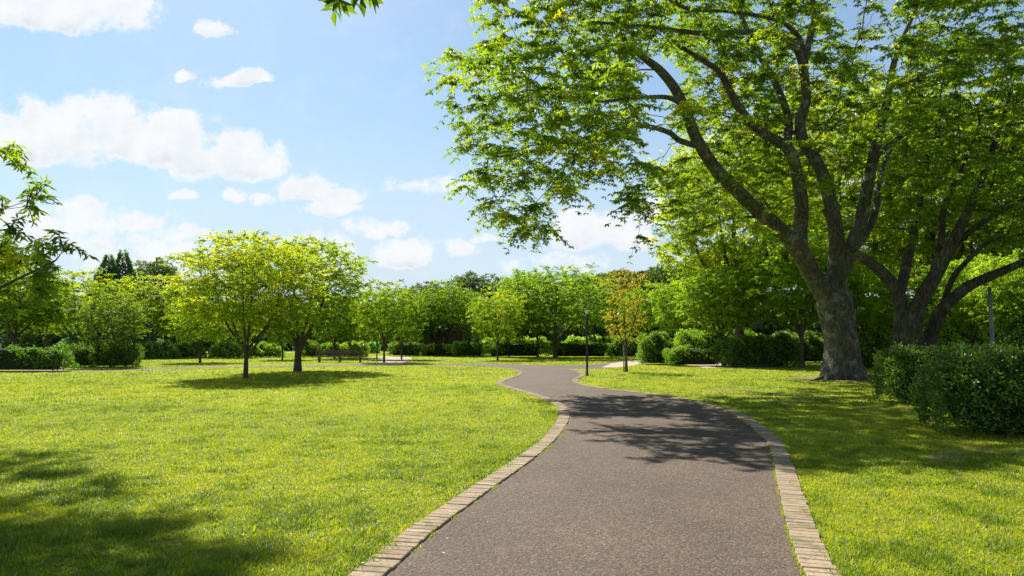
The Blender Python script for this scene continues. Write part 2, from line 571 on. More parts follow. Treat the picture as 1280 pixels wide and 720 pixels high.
def kerb(name, line, side, stop=None, seed=0):
    rs = np.random.RandomState(seed)
    s = np.concatenate([[0], np.cumsum(np.linalg.norm(np.diff(line, axis=0), axis=1))])
    L = s[-1] if stop is None else stop
    verts, faces, tint = [], [], []
    t = 0.0
    while t < L - .12:
        w = .100 * rs.uniform(.86, 1.14)
        gap = .007 + (rs.rand() < .06) * .012
        a = np.array([np.interp(t, s, line[:, k]) for k in (0, 1)])
        b = np.array([np.interp(t + w - gap, s, line[:, k]) for k in (0, 1)])
        tg = (b - a) / np.linalg.norm(b - a)
        n = np.array([-tg[1], tg[0]]) * side
        yaw = rs.normal(0, .012)
        n = n + tg * yaw
        h = .026 + rs.normal(0, .0012) - (rs.rand() < .12) * rs.uniform(.002, .009)
        tl = rs.normal(0, .0015)
        o = rs.normal(0, .0035)
        wd = KW + rs.normal(0, .004)
        i0 = len(verts)
        bev = .006
        for (u, v, z) in [(0, 0, -.03), (1, 0, -.03), (1, 1, -.03), (0, 1, -.03),
                          (0, 0, h - bev), (1, 0, h - bev), (1, 1, h - bev), (0, 1, h - bev)]:
            q = a + (b - a) * u + n * (o + wd * v)
            verts.append((q[0], q[1], z + (tl if v else 0)))
        for (u, v) in [(0, 0), (1, 0), (1, 1), (0, 1)]:
            q = a + (b - a) * (u + (bev / w if u == 0 else -bev / w)) + n * (o + wd * v + (bev if v == 0 else -bev))
            verts.append((q[0], q[1], h + (tl if v else 0)))
        for k in range(4):
            k2 = (k + 1) % 4
            faces.append((i0 + k, i0 + k2, i0 + 4 + k2, i0 + 4 + k))
            faces.append((i0 + 4 + k, i0 + 4 + k2, i0 + 8 + k2, i0 + 8 + k))
        faces.append((i0 + 8, i0 + 9, i0 + 10, i0 + 11))
        tint += [np.clip(rs.normal(.5, .22), 0, 1)] * 12
        t += w
    o = np_mesh(name, verts, np.array(faces), BRICK, attrs={'tint': tint})
    # bmesh normals
    import bmesh
    bm = bmesh.new(); bm.from_mesh(o.data); bmesh.ops.recalc_face_normals(bm, faces=bm.faces); bm.to_mesh(o.data); bm.free()
    tag(o, kind='structure')
    return o


kerb('brick_kerb', LI, 1, seed=1)
kerb('brick_kerb', RI, -1, seed=2)
# narrow soil bedding under the kerbs
LO_ = offset(LI, KW + .015); RO_ = offset(RI, -KW - .015)


hb0 = G(1054, 474)
_a = np.linspace(0, 2 * np.pi, 48, endpoint=False)
_r = 1.9 + .35 * np.sin(3 * _a + 1) + .22 * np.sin(7 * _a) + .12 * np.sin(13 * _a + 2)
tag(poly_mesh('bare_soil', np.stack([hb0[0] + _r * np.cos(_a), hb0[1] + _r * np.sin(_a)], 1), .004, SOIL), kind='structure')
_r = .5 + .12 * np.sin(3 * _a) + .06 * np.sin(8 * _a)
for _x, _y in ((1000, 500), (905, 487), (1215, 566), (1130, 512), (965, 492)):
    _c = G(_x, _y)
    tag(poly_mesh('bare_soil', np.stack([_c[0] + 1.7 * _r * np.cos(_a), _c[1] + _r * np.sin(_a + _x)], 1), .004, SOIL), kind='structure')

# ------------------------------------------------------------ grass
def near_dist(x, y, line):
    d = np.full(len(x), 1e9)
    for i in range(0, len(line) - 1):
        a, b = line[i], line[i + 1]
        ab = b - a
        t = np.clip(((x - a[0]) * ab[0] + (y - a[1]) * ab[1]) / (ab @ ab + 1e-12), 0, 1)
        d = np.minimum(d, (x - a[0] - t * ab[0]) ** 2 + (y - a[1] - t * ab[1]) ** 2)
    return np.sqrt(d)


def build_blades(x, y, h, w, lean, tint, rs, three=False):
    n = len(x)
    az = rs.rand(n) * 2 * np.pi
    dx, dy = np.cos(az), np.sin(az)
    px, py = -dy, dx
    L = h
    hx = np.sin(lean) * L; hz = np.cos(lean) * L
    base = np.stack([x, y, np.zeros(n) - .002], 1)
    side = np.stack([px * w / 2, py * w / 2, np.zeros(n)], 1)
    tip = base + np.stack([dx * hx, dy * hx, hz], 1)
    if not three:
        v = np.stack([base - side, base + side, tip], 1).reshape(-1, 3)
        f = np.arange(3 * n).reshape(n, 3)
        return v, [f], np.repeat(tint, 3)
    mid = base + np.stack([dx * hx * .35, dy * hx * .35, hz * .62], 1)
    v = np.stack([base - side, base + side, mid + side * .85, mid - side * .85, tip], 1).reshape(-1, 3)
    i = np.arange(n)[:, None] * 5
    return v, [i + np.array([0, 1, 2, 3]), i + np.array([3, 2, 4])], np.repeat(tint, 5)


def lawn_mask(x, y, jit):
    hb_ = G(1054, 474)
    dh = np.hypot(x - hb_[0], (y - hb_[1]))
    inp = inpoly(x, y, PATH_POLY)
    ing = inpoly(x, y, GRAV_POLY) | inpoly(x, y, GRAV2_POLY)
    keep = ~(inp | ing) & (dh + .35 * jit > 1.75 + .9 * (vnoise(x, y, 1.3, 5) - .5))
    near = keep & (y < 52) & (np.abs(x) < 20)
    idx = np.where(near)[0]
    dl = np.minimum(near_dist(x[idx], y[idx], LI), near_dist(x[idx], y[idx], RI))
    edge = fbm(x[idx], y[idx], 4.5, 77, 3)
    bad = dl < KW - .045 + .22 * (edge - .5) + jit[idx] * .03
    keep[idx[bad]] = False
    return keep


def make_grass():
    rs = np.random.RandomState(5)
    bands = [(2.2, 7, 5200, .0062, True), (7, 11, 3000, .0085, True), (11, 17, 1500, .0125, False), (17, 28, 650, .020, False), (28, 50, 230, .036, False), (50, 85, 55, .08, False)]
    V, F3, F4, T = [], [], [], []
    off = 0
    for (d0, d1, dens, w0, three) in bands:
        wid = 1.0 * d1 + .8
        area = 2 * wid * (d1 - d0)
        n = int(area * dens)
        x = rs.uniform(-wid, wid, n); y = rs.uniform(d0, d1, n)
        k = np.abs(x) < .93 * y + 1.0
        x, y = x[k], y[k]
        k = lawn_mask(x, y, rs.normal(0, 1, len(x)))
        x, y = x[k], y[k]
        clump = fbm(x, y, 2.6, 11, 3); patch = fbm(x, y, .35, 31, 3); fine = vnoise(x, y, 9.0, 41)
        k = rs.rand(len(x)) < np.clip(2.3 * (fine * .5 + clump * .5) - .25, .12, 1)
        x, y, clump, patch, fine = x[k], y[k], clump[k], patch[k], fine[k]
        n = len(x)
        tall = np.clip((clump - .5) * 3.5, 0, 1)
        h = (.022 + .026 * rs.rand(n) + .055 * tall * rs.rand(n)) * (1.0 if d0 < 12 else 1.15)
        w = w0 * rs.uniform(.6, 1.3, n)
        lean = np.radians(rs.uniform(15, 72, n))
        tint = .46 + .7 * (patch - .5) + .65 * (fine - .5) - .36 * tall + rs.normal(0, .13, n)
        left = np.clip(.5 - x * .0, 0, 1)
        dry = rs.rand(n) < (.02 + .09 * np.clip(patch - .45, 0, 1) * 2 + .05 * (clump < .4) + .10 * (x > 2.5) * (clump < .52))
        tint = np.where(dry, rs.uniform(.88, 1, n), np.clip(tint, 0, .84))
        v, fs, tt = build_blades(x, y, h, w, lean, tint, rs, three)
        V.append(v); T.append(tt)
        for f in fs:
            (F3 if f.shape[1] == 3 else F4).append(f + off)
        off += len(v)
    # broad weed leaves low in the near lawn
    n = 60000
    x = rs.uniform(-14, 14, n); y = 3.0 + 13 * rs.rand(n) ** 1.3
    k = (np.abs(x) < .93 * y + 1) ; x, y = x[k], y[k]
    k = lawn_mask(x, y, rs.normal(0, 1, len(x))) & (fbm(x, y, 1.4, 91, 2) > .47); x, y = x[k], y[k]
    n = len(x)
    v, fs, tt = build_blades(x, y, rs.uniform(.03, .075, n), rs.uniform(.009, .020, n), np.radians(rs.uniform(35, 80, n)), rs.uniform(.1, .6, n), rs, True)
    V.append(v); T.append(tt)
    for f in fs: (F3 if f.shape[1] == 3 else F4).append(f + off)
    off += len(v)
    # moss and sprigs along kerb joints
    for line, s in ((LI, 1), (RI, -1)):
        sl = np.concatenate([[0], np.cumsum(np.linalg.norm(np.diff(line, axis=0), axis=1))])
        n = 16000
        t = rs.uniform(0, sl[-1], n)
        cx = np.interp(t, sl, line[:, 0]); cy = np.interp(t, sl, line[:, 1])
        k = (fbm(cx, cy, 3.5, 3, 2) > .50 if s == 1 else fbm(cx, cy, 3.0, 4, 2) > .42) & (cy > 1.5)
        cx, cy = cx[k], cy[k]
        n = len(cx)
        x = cx + rs.normal(-.006 * 0, .007, n) + (-.012 if s == -1 else .012); y = cy + rs.normal(0, .006, n)
        v, fs, tt = build_blades(x, y, rs.uniform(.008, .030, n), rs.uniform(.003, .007, n), np.radians(rs.uniform(20, 85, n)), rs.uniform(.25, .8, n), rs, True)
        v[:, 2] += .006
        V.append(v); T.append(tt)
        for f in fs: (F3 if f.shape[1] == 3 else F4).append(f + off)
        off += len(v)
    o = np_mesh('grass', np.concatenate(V), [np.concatenate(F4), np.concatenate(F3)], GRASSM, attrs={'tint': np.concatenate(T)})
    tag(o, 'short yellow green grass covering the park lawn on both sides of the path', 'grass', kind='stuff')
    print('grass faces', len(o.data.polygons))


make_grass()


# fallen leaves and straw on path
def litter():
    rs = np.random.RandomState(8)
    n = 7000
    x = rs.uniform(-6, 8, n); y = 3.5 + 22 * rs.rand(n) ** 1.6
    inp = inpoly(x, y, PATH_POLY)
    dl = np.minimum(near_dist(x, y, LI), near_dist(x, y, RI))
    k = inp & ((dl < .25) | (rs.rand(n) < .12)) | ((dl < KW) & (rs.rand(n) < .8))
    x, y, dl, inp = x[k], y[k], dl[k], inp[k]
    n = len(x)
    z = np.where(inp, .011, .034)
    az = rs.rand(n) * 6.28; L = rs.uniform(.01, .032, n); w = L * rs.uniform(.12, .5, n)
    fwd = np.stack([np.cos(az), np.sin(az), rs.uniform(-.05, .25, n)], 1)
    V, F, T = leaf_arrays(np.stack([x, y, z], 1), fwd, np.tile([0, 0, 1.0], (n, 1)), L, w, rs.rand(n), .1)
    m = mat_leaf('dry_leaf', [(0, (.20, .13, .06)), (.6, (.36, .27, .14)), (1, (.5, .42, .26))], .2, usecol=False)
    o = np_mesh('leaf_litter', V, F, m, attrs={'tint': T})
    tag(o, 'small dry leaf scraps scattered on the asphalt and brick kerb', 'leaf litter', kind='stuff')


def leaf_arrays(pos, fwd, nrm, L, w, tint, fold=.18):
    fwd = norm(fwd)
    side = norm(np.cross(nrm, fwd))
    up = np.cross(fwd, side)
    L = np.asarray(L)[:, None]; w = np.asarray(w)[:, None]
    b = pos
    mid = pos + fwd * L * .48
    a1 = mid + side * w * .5 + up * w * fold
    a2 = mid - side * w * .5 + up * w * fold
    tip = pos + fwd * L - up * L * .12
    v = np.stack([b, a1, tip, a2], 1).reshape(-1, 3)
    i = np.arange(len(pos))[:, None] * 4
    f = np.concatenate([i + np.array([0, 2, 1]), i + np.array([0, 3, 2])])
    return v, f, np.repeat(tint, 4)


litter()


# ------------------------------------------------------------ trees
class Skel:
    def __init__(self):
        self.p, self.par, self.d, self.pl, self.r = [], [], [], [], []

    def add(self, p, par, r=0.0):
        p = np.asarray(p, float)
        self.p.append(p); self.par.append(par); self.r.append(r)
        if par >= 0:
            dv = p - self.p[par]; l = np.linalg.norm(dv)
            self.d.append(dv / max(l, 1e-6)); self.pl.append(self.pl[par] + l)
        else:
            self.d.append(np.array([0, 0, 1.0])); self.pl.append(0.0)
        return len(self.p) - 1

    def limb(self, pts, radii, par=-1, n=6):
        pts = crom(pts, n)
        rr = np.interp(np.linspace(0, len(radii) - 1, len(pts)), range(len(radii)), radii)
        ids = []
        for k, (p, r) in enumerate(zip(pts, rr)):
            if k == 0 and par >= 0:
                ids.append(par); continue
            par = self.add(p, par, r); ids.append(par)
        return ids

    def nearest(self, p):
        return int(np.argmin(np.linalg.norm(np.array(self.p) - np.asarray(p), axis=1)))


def grow(sk, attr, rs, seg=.45, alpha=.32, min_pl=0.0, ang=.55, wob=.06):
    """connect every attractor to the skeleton, preferring short smooth side branches; returns attractor nodes"""
    cap = len(sk.p) + len(attr) * 30
    PP = np.zeros((cap, 3)); DD = np.zeros((cap, 3)); PL = np.zeros(cap)
    n = len(sk.p)
    PP[:n] = sk.p; DD[:n] = sk.d; PL[:n] = sk.pl
    d0 = np.min(np.linalg.norm(attr[:, None] - PP[None, :n], axis=2), axis=1)
    order = np.argsort(d0)
    tips = []
    for ai in order:
        a = attr[ai]
        dv = a - PP[:n]
        dist = np.linalg.norm(dv, axis=1) + 1e-6
        cosang = np.sum(dv * DD[:n], axis=1) / dist
        cost = dist * (1 + ang * (1 - cosang)) + alpha * PL[:n] + (PL[:n] < min_pl) * 100
        j = int(np.argmin(cost))
        L = dist[j]
        k = max(1, int(L / seg))
        p0 = PP[j].copy(); d0_ = DD[j]
        dirn = dv[j] / L
        c1 = p0 + (d0_ * .45 + dirn * .55) * L * .4
        c2 = a - (dirn + np.array([0, 0, -.12])) * L * .3
        par = j
        for q in range(1, k + 1):
            t = q / k
            p = (1 - t) ** 3 * p0 + 3 * (1 - t) ** 2 * t * c1 + 3 * (1 - t) * t * t * c2 + t ** 3 * a
            if q < k:
                p = p + rs.normal(0, wob, 3) * min(1, L * .4)
            par = sk.add(p, par)
            PP[n] = p; DD[n] = sk.d[-1]; PL[n] = sk.pl[-1]; n += 1
        tips.append(par)
    return tips


def skel_radii(sk, r0=.006, e=2.3):
    n = len(sk.p)
    acc = np.zeros(n)
    has = np.zeros(n, bool)
    for i in range(n - 1, -1, -1):
        v = acc[i] if has[i] else r0 ** e
        acc[i] = v
        if sk.par[i] >= 0:
            acc[sk.par[i]] += v; has[sk.par[i]] = True
    r = acc ** (1 / e)
    hand = np.array(sk.r)
    return np.where(hand > 0, hand, r), has


def tube_arrays(chains, sides_fn):
    V, F, off = [], [], 0
    for pts, rad in chains:
        m = len(pts)
        if m < 2: continue
        s = sides_fn(max(rad))
        t = np.gradient(pts, axis=0); t = norm(t)
        ref = np.array([.3, .9, .1]) if abs(t[0][2]) > .7 else np.array([0, 0, 1.0])
        u = norm(np.cross(t, ref)); v = np.cross(t, u)
        a = np.arange(s) * 2 * np.pi / s
        ring = pts[:, None] + rad[:, None, None] * (u[:, None] * np.cos(a)[None, :, None] + v[:, None] * np.sin(a)[None, :, None])
        V.append(ring.reshape(-1, 3))
        i = np.arange(m - 1)[:, None] * s; j = np.arange(s)[None]
        q = np.stack([i + j, i + (j + 1) % s, i + s + (j + 1) % s, i + s + j], -1).reshape(-1, 4) + off
        F.append(q)
        off += m * s
    return np.concatenate(V), np.concatenate(F)


def chains_of(sk, R, rmin=0, rmax=1e9):
    n = len(sk.p)
    ch = [[] for _ in range(n)]
    for i, p in enumerate(sk.par):
        if p >= 0: ch[p].append(i)
    out = []
    stack = [(0, -1)]
    P_ = np.array(sk.p)
    while stack:
        i, par = stack.pop()
        seq = [] if par < 0 else [par]
        while True:
            seq.append(i)
            if not ch[i]: break
            c = sorted(ch[i], key=lambda q: -R[q])
            for o_ in c[1:]: stack.append((o_, i))
            i = c[0]
        rad = R[seq].copy()
        if par >= 0: rad[0] = min(rad[0], rad[1] * 1.25)
        out.append((P_[seq], rad))
    return out


def spray(tips_p, tips_d, rs, ntw, twl, nleaf, whorl, leafL, leafW, zsq=.35, droop=.12, tint_mu=.5, tint_sd=.15, hgt=None, clump_tint=None, twigs=True, rnd=.25):
    """leafy twiglets round each tip -> leaf arrays and twig chains"""
    n = len(tips_p)
    m = n * ntw
    P0 = np.repeat(tips_p, ntw, 0); D0 = np.repeat(tips_d, ntw, 0)
    dr = rs.normal(0, 1, (m, 3)); dr[:, 2] *= zsq
    dr = norm(norm(dr) + D0 * .75)
    dr[:, 2] = dr[:, 2] * .8
    dr = norm(dr)
    L = twl * rs.uniform(.5, 1.15, m)
    if clump_tint is None: clump_tint = rs.normal(tint_mu, tint_sd, n)
    ct = np.repeat(clump_tint, ntw)
    # twig point function
    def tp(t):
        return P0 + dr * (L * t)[:, None] + np.array([0, 0, -1.0]) * (droop * L * t * t)[:, None] + np.array([0, 0, .04]) * np.sin(t * 3)[:, None]
    pos, fw, ti = [], [], []
    for k in range(nleaf):
        t = (k + .35 + rs.rand(m) * .5) / nleaf
        pos.append(tp(t)); fw.append(dr); ti.append(ct + rs.normal(0, .07, m))
    pos = np.concatenate(pos); fw = np.concatenate(fw); ti = np.concatenate(ti)
    M = len(pos)
    Pn = np.repeat(pos, whorl, 0); Fn = np.repeat(fw, whorl, 0)
    K = M * whorl
    # leaflets fan out about a tilted up-axis
    up = norm(np.array([0, 0, 1.0]) + rs.normal(0, rnd, (M, 3)))
    s = norm(np.cross(up, fw)); f2 = np.cross(s, up)
    a0 = np.tile(np.linspace(-1, 1, whorl) * (2.0 if whorl > 3 else 1.0), M) + rs.normal(0, .25, K)
    if whorl == 1: a0 = rs.uniform(-1.3, 1.3, K)
    s = np.repeat(s, whorl, 0); f2 = np.repeat(f2, whorl, 0); u = np.repeat(up, whorl, 0)
    fdir = f2 * np.cos(a0)[:, None] + s * np.sin(a0)[:, None] - u * (.22 + .3 * rs.rand(K))[:, None]
    Ls = leafL * rs.uniform(.65, 1.15, K); Ws = Ls * leafW
    nr = norm(u + rs.normal(0, rnd, (K, 3)))
    tint = np.clip(np.repeat(ti, whorl) + rs.normal(0, .05, K), 0.01, .99)
    V, F, T = leaf_arrays(Pn, fdir, nr, Ls, Ws, tint)
    tw = []
    if twigs:
        ts = np.array([0, .5, 1.0])
        pts = np.stack([tp(np.full(m, t)) for t in ts], 1)
        tw = [(pts[i], np.array([.007, .005, .002])) for i in range(m)]
    return V, F, T, tw


def make_tree(name, base, sk, attr, rs, bark, leafm, sp, r0=.006, e=2.3, remesh=None, flare=None, rot=0.0, tips_extra=None, wob=.06, seg=.45, alpha=.32, min_pl=0, ang=.55, thin_sides=5, tint_grad=None, color=(1, 1, 1, 1)):
    """sk and attr are in local coordinates (base at origin)"""
    nh = len(sk.p)
    tips = grow(sk, attr, rs, seg=seg, alpha=alpha, min_pl=min_pl, ang=ang, wob=wob)
    R, has = skel_radii(sk, r0, e)
    root = empty(name, base, rot)
    TP = np.array(sk.p)[tips]; TD = np.array(sk.d)[tips]
    ct = None
    if tint_grad is not None: ct = tint_grad(TP, rs)
    V, F, T, tw = spray(TP, TD, rs, clump_tint=ct, **sp)
    cr = np_mesh('crown', V, F, leafm, root, {'tint': T})
    cr.color = color
    chs = chains_of(sk, R)
    if remesh:
        thick = [c for c in chs if max(c[1]) > remesh * 1.6]
        # cut thick chains where they get thin
        TH = []
        for p, r in thick:
            k = len(p)
            while k > 3 and r[k - 1] < remesh * 1.1: k -= 1
            TH.append((p[:k], r[:k]))
        Vt, Ft = tube_arrays(TH, lambda r: 20)
        caps = []
        # close with spheres-like end caps: fan
        off = 0; capf = []; Vx = [Vt]; nv = len(Vt)
        for p, r in TH:
            s = 20
            for end, ringi in ((0, off), (1, off + (len(p) - 1) * s)):
                c = p[0] if end == 0 else p[-1]
                Vx.append(c[None]); 
                for q in range(s):
                    tri = (nv, ringi + (q + 1) % s, ringi + q) if end == 0 else (nv, ringi + q, ringi + (q + 1) % s)
                    capf.append(tri)
                nv += 1
            off += len(p) * s
        Vt = np.concatenate(Vx)
        if flare: Vt = flare(Vt)
        tmp = np_mesh('tmp', Vt, [Ft, np.array(capf)], bark)
        md = tmp.modifiers.new('r', 'REMESH'); md.mode = 'VOXEL'; md.voxel_size = remesh; md.use_smooth_shade = True
        ms = tmp.modifiers.new('s', 'SMOOTH'); ms.factor = .5; ms.iterations = 5
        dg = bpy.context.evaluated_depsgraph_get()
        me = bpy.data.meshes.new_from_object(tmp.evaluated_get(dg))
        nvv = len(me.vertices); vv = np.zeros(nvv * 3, np.float32); me.vertices.foreach_get('co', vv)
        lv = np.zeros(len(me.loops), np.int32); me.loops.foreach_get('vertex_index', lv)
        ls = np.zeros(len(me.polygons), np.int32); me.polygons.foreach_get('loop_total', ls)
        vv = vv.reshape(-1, 3)
        assert (ls == 4).all() or len(ls) == 0, 'remesh quads'
        thickF = lv.reshape(-1, 4)
        bpy.data.objects.remove(tmp)
        Vb, Fb = tube_arrays(chs + tw, lambda r: 10 if r > .1 else (6 if r > .03 else (4 if r > .012 else 3)))
        # drop the coarse copies of the thick part of the tubes
        cent = Vb[Fb].mean(1)
        keep = np.ones(len(Fb), bool)
        o_ = 0; fo = 0
        for p, r in chs + tw:
            mx = max(r); s = 10 if mx > .1 else (6 if mx > .03 else (4 if mx > .012 else 3))
            m_ = len(p)
            if m_ < 2: continue
            if mx > remesh * 1.6:
                k = m_
                while k > 3 and r[k - 1] < remesh * 1.1: k -= 1
                keep[fo:fo + max(0, (k - 2)) * s] = False
            fo += (m_ - 1) * s
        Fb = Fb[keep] + len(vv)
        tr = np_mesh('trunk', np.concatenate([vv, Vb]), np.concatenate([thickF, Fb]), bark, root, smooth=True)
    else:
        Vb, Fb = tube_arrays(chs + tw, lambda r: 12 if r > .08 else (thin_sides if r > .02 else 3))
        if flare: Vb = flare(Vb)
        tr = np_mesh('trunk', Vb, Fb, bark, root, smooth=True)
    print(name, 'leaf faces', len(F), 'bark faces', len(tr.data.polygons))
    return root


# ---- the big tree by the path, limbs traced in depth
HB = G(1054, 474)
HD = HB[1]


def loc(px, py, Y):
    return P(px, py, Y) - HB


rs = np.random.RandomState(21)
sk = Skel()
tr_ = sk.limb([(0, 0, -.3), (-.02, 0, .0), (-.05, 0, .7), loc(1052, 430, HD), loc(1047, 400, HD), loc(1043, 378, HD), loc(1041, 362, HD)], [.84, .77, .70, .66, .66, .70, .60], n=4)
top = tr_[-4]


def limb(pts, radii, par, dep):
    """pts in photo pixels; dep = depth offsets at start and end"""
    m = len(pts)
    radii = [r * .86 for r in radii]
    q = [loc(x, y, HD + d) for (x, y), d in zip(pts, np.linspace(dep[0], dep[1], m))]
    return sk.limb([sk.p[par]] + q, [min(radii[0] * 1.1, .6)] + list(radii), par, n=5)


A_ = limb([(1014, 340), (1000, 315), (980, 292), (955, 270), (925, 242), (900, 218), (882, 193), (868, 168), (857, 138), (843, 110), (824, 87), (806, 73), (782, 52)],
          [.45, .42, .38, .34, .31, .29, .27, .25, .23, .21, .18, .15, .10], tr_[-8], (-.3, -5.5))
B_ = limb([(1000, 290), (1002, 257), (996, 215), (984, 185), (952, 165), (929, 142), (915, 119), (901, 92), (886, 80), (850, 58)],
          [.34, .32, .29, .26, .22, .20, .18, .155, .13, .09], A_[10], (-.2, -4.0))
B2 = limb([(985, 170), (986, 150), (972, 110), (942, 55), (925, 15), (915, -30)], [.2, .19, .17, .15, .13, .1], B_[20], (-.5, .5))
C_ = limb([(1046, 330), (1046, 298), (1039, 257), (1025, 210), (1004, 176), (1000, 151), (1008, 124), (1005, 84), (1010, 55), (1018, 23), (1015, -10), (1022, -60)],
          [.40, .36, .32, .29, .27, .25, .22, .20, .18, .16, .13, .1], tr_[-3], (.1, -2.2))
C2 = limb([(997, 64), (970, 43), (929, 40), (890, 42), (860, 40), (800, 32), (740, 28)], [.17, .15, .13, .12, .11, .08, .05], C_[37], (-2.0, -6.5))
C3 = limb([(998, 45), (975, 27), (940, 18), (906, 14), (860, 11), (820, -12)], [.12, .1, .09, .08, .07, .05], C_[42], (-2.0, -7.0))
D_ = limb([(1057, 326), (1075, 280), (1085, 229), (1096, 178), (1108, 130), (1120, 70), (1150, 0)], [.36, .31, .28, .24, .19, .14, .08], tr_[-3], (.1, -1.0))
D2 = limb([(1135, 165), (1170, 160), (1204, 165), (1250, 175)], [.12, .1, .08, .05], D_[18], (-1.0, -4.5))
E_ = limb([(1080, 296), (1095, 262), (1098, 229), (1112, 190), (1140, 150)], [.2, .18, .15, .12, .07], D_[6], (1, 4))
A2 = limb([(850, 176), (835, 165), (800, 157), (760, 165), (700, 182), (650, 192), (610, 198)], [.13, .12, .10, .085, .06, .045, .03], A_[37], (-4.2, -7.0))
A3 = limb([(835, 122), (800, 122), (735, 127), (670, 115)], [.11, .09, .065, .035], A_[46], (-4.7, -7.5))
# lower rear branch to the left
F_ = limb([(960, 275), (920, 272), (880, 285), (850, 300)], [.07, .06, .045, .03], A_[14], (-1.5, -3.5))
# crown attractors: real volume, outline checked against the crown's silhouette
OUT = [(590, -400), (575, 0), (560, 85), (572, 150), (553, 208), (592, 240), (640, 285), (682, 312), (712, 300), (738, 262), (765, 268), (800, 300), (850, 312), (905, 285), (960, 300), (1010, 250), (1060, 210), (1110, 260), (1170, 255), (1240, 230), (1300, 240), (1500, 200), (1500, -400)]


def sample_ell(c, r, n, rs, shell=.0):
    v = norm(rs.normal(0, 1, (n, 3))) * (rs.uniform(shell, 1, n) ** (1 / 3.0))[:, None]
    return np.asarray(c) + v * np.asarray(r)


def poisson(pts, dmin, nmax):
    keep = []
    K = np.zeros((0, 3))
    for p in pts:
        if len(K) and np.min(np.sum((K - p) ** 2, 1)) < dmin * dmin: continue
        K = np.vstack([K, p]); 
        if len(K) >= nmax: break
    return K


cands = np.concatenate([
    sample_ell((3.0, 19.5, 10.0), (7.0, 7.0, 6.2), 9000, rs),
    sample_ell((8.0, 17.0, 11.5), (7.0, 7.5, 4.5), 7000, rs),
    sample_ell((10, 25.0, 12.5), (8.0, 7.0, 6.0), 6000, rs),
    sample_ell((1.5, 20.5, 7.6), (4.8, 4.5, 3.4), 7000, rs)])
rs.shuffle(cands)
px, py, dp = project(cands)
ok = inpoly(px, py, OUT)
# ragged layered look: thin out by horizontal shelves
lay = np.sin(cands[:, 2] * 3.3 + vnoise(cands[:, 0], cands[:, 1], .35, 4) * 7)
ok &= (lay > -.35)
# keep the middle limbs readable: little foliage in front of the fork
front = cands[:, 1] < HD - .6 - np.clip((1040 - px) / 230, 0, 1) * 5.0
vis = py > -15
dr_ = rs.rand(len(cands))
front |= (px > 985) & (cands[:, 1] < HD + .9)
ok &= ~(vis & front & (px > 795) & (px < 1130) & (dr_ > .03))
ok &= ~(vis & (px > 1100) & (cands[:, 1] < 20) & (dr_ > .25))
# open windows between the limbs on the left
gap = fbm(px, py, .011, 44, 2)
ok &= ~(vis & (px < 900) & (gap < .43))
# foreground shade edge: nothing whose shadow falls too near the camera or too far left
sx = cands[:, 0] + SHX * cands[:, 2]; sy = cands[:, 1] + SHY * cands[:, 2]
ok &= (sy > 8.6 + .7 * vnoise(sx, sy, .6, 9))
wv = vnoise(sx, sy, .6, 12) - .5
ok &= sx > 1.0 + 1.4 * wv + np.clip(20 - sy, 0, 9) * .06
ok &= ~((sy > 12.3) & (sy < 14.6) & (sx < 3.6 + 1.6 * wv))
cands = cands[ok]
rear = np.concatenate([sample_ell((9.5, 32.0, 12.5), (8.5, 3.6, 6.5), 5000, rs), sample_ell((14.5, 31.0, 14.0), (6.0, 3.2, 5.0), 3000, rs)])
rpx, rpy, _ = project(rear)
rear = rear[(rpx > 850) & (rpy > -120) & (rpy < 290) & inpoly(rpx, rpy, OUT)]
hero_attr = np.vstack([poisson(cands, .84, 880), poisson(rear, .95, 330)]) - HB
print('hero attractors', len(hero_attr))


def hero_flare(V):
    V = V.copy()
    z = V[:, 2]; r = np.hypot(V[:, 0], V[:, 1]); a = np.arctan2(V[:, 1], V[:, 0])
    low = np.clip(1 - z / 1.3, 0, 1.2) ** 2.2 * (r < 1.5)
    lob = .55 + .45 * np.cos(5 * a + .6) * .7 + .25 * np.cos(3 * a + 2)
    k = 1 + low * .62 * np.clip(lob, .05, 1.3)
    mid = (z < 5.5) & (r < 1.3)
    k = k * np.where(mid, 1 + .035 * np.sin(4 * a + z * 1.7) + .03 * np.sin(7 * a - z * 2.3) + .03 * np.sin(2 * a + z * 3.1), 1)
    V[:, 0] *= k; V[:, 1] *= k
    return V


hero = make_tree('shade_tree', HB, sk, hero_attr, rs, BARK, LEAF,
                 dict(ntw=7, twl=.85, nleaf=5, whorl=5, leafL=.165, leafW=.40, zsq=.40, droop=.32, tint_mu=.47, tint_sd=.18),
                 r0=.0075, remesh=.05, flare=hero_flare, seg=.5, alpha=.22, min_pl=5.0, wob=.07)
tag(hero, 'tallest spreading tree with thick grey forked trunk standing alone right of the asphalt path', 'tree')

# surface roots on the near side
rr = []
for (ax, L, r) in [(-2.6, 1.9, .10), (-.35, 1.9, .12), (3.5, 2.2, .09), (.5, 1.5, .09)]:
    t = np.linspace(0, 1, 12)
    x = np.cos(ax + .35 * t) * (.7 + L * t); y = np.sin(ax + .35 * t) * (.7 + L * t)
    rr.append((np.stack([x, y, .10 - .15 * t ** 1.2 + .02 * np.sin(9 * t)], 1), r * (1.15 - t)))
for q_ in rr:
    Vr, Fr = tube_arrays([q_], lambda q: 8)
    np_mesh('root', Vr, Fr, BARK, hero, smooth=True)

# ---- multi-stem tree behind the near hedges
SB = P(1146, 462, 25.5); SB[2] = 0
SD = SB[1]
rs = np.random.RandomState(33)
sk = Skel()


def limb2(pts, radii, par, dep, lead=True):
    m = len(pts)
    q = [P(x, y, SD + d) - SB for (x, y), d in zip(pts, np.linspace(dep[0], dep[1], m))]
    radii = [r * .76 for r in radii]
    return sk.limb([sk.p[par]] + q, [radii[0]] + list(radii), par, n=5)


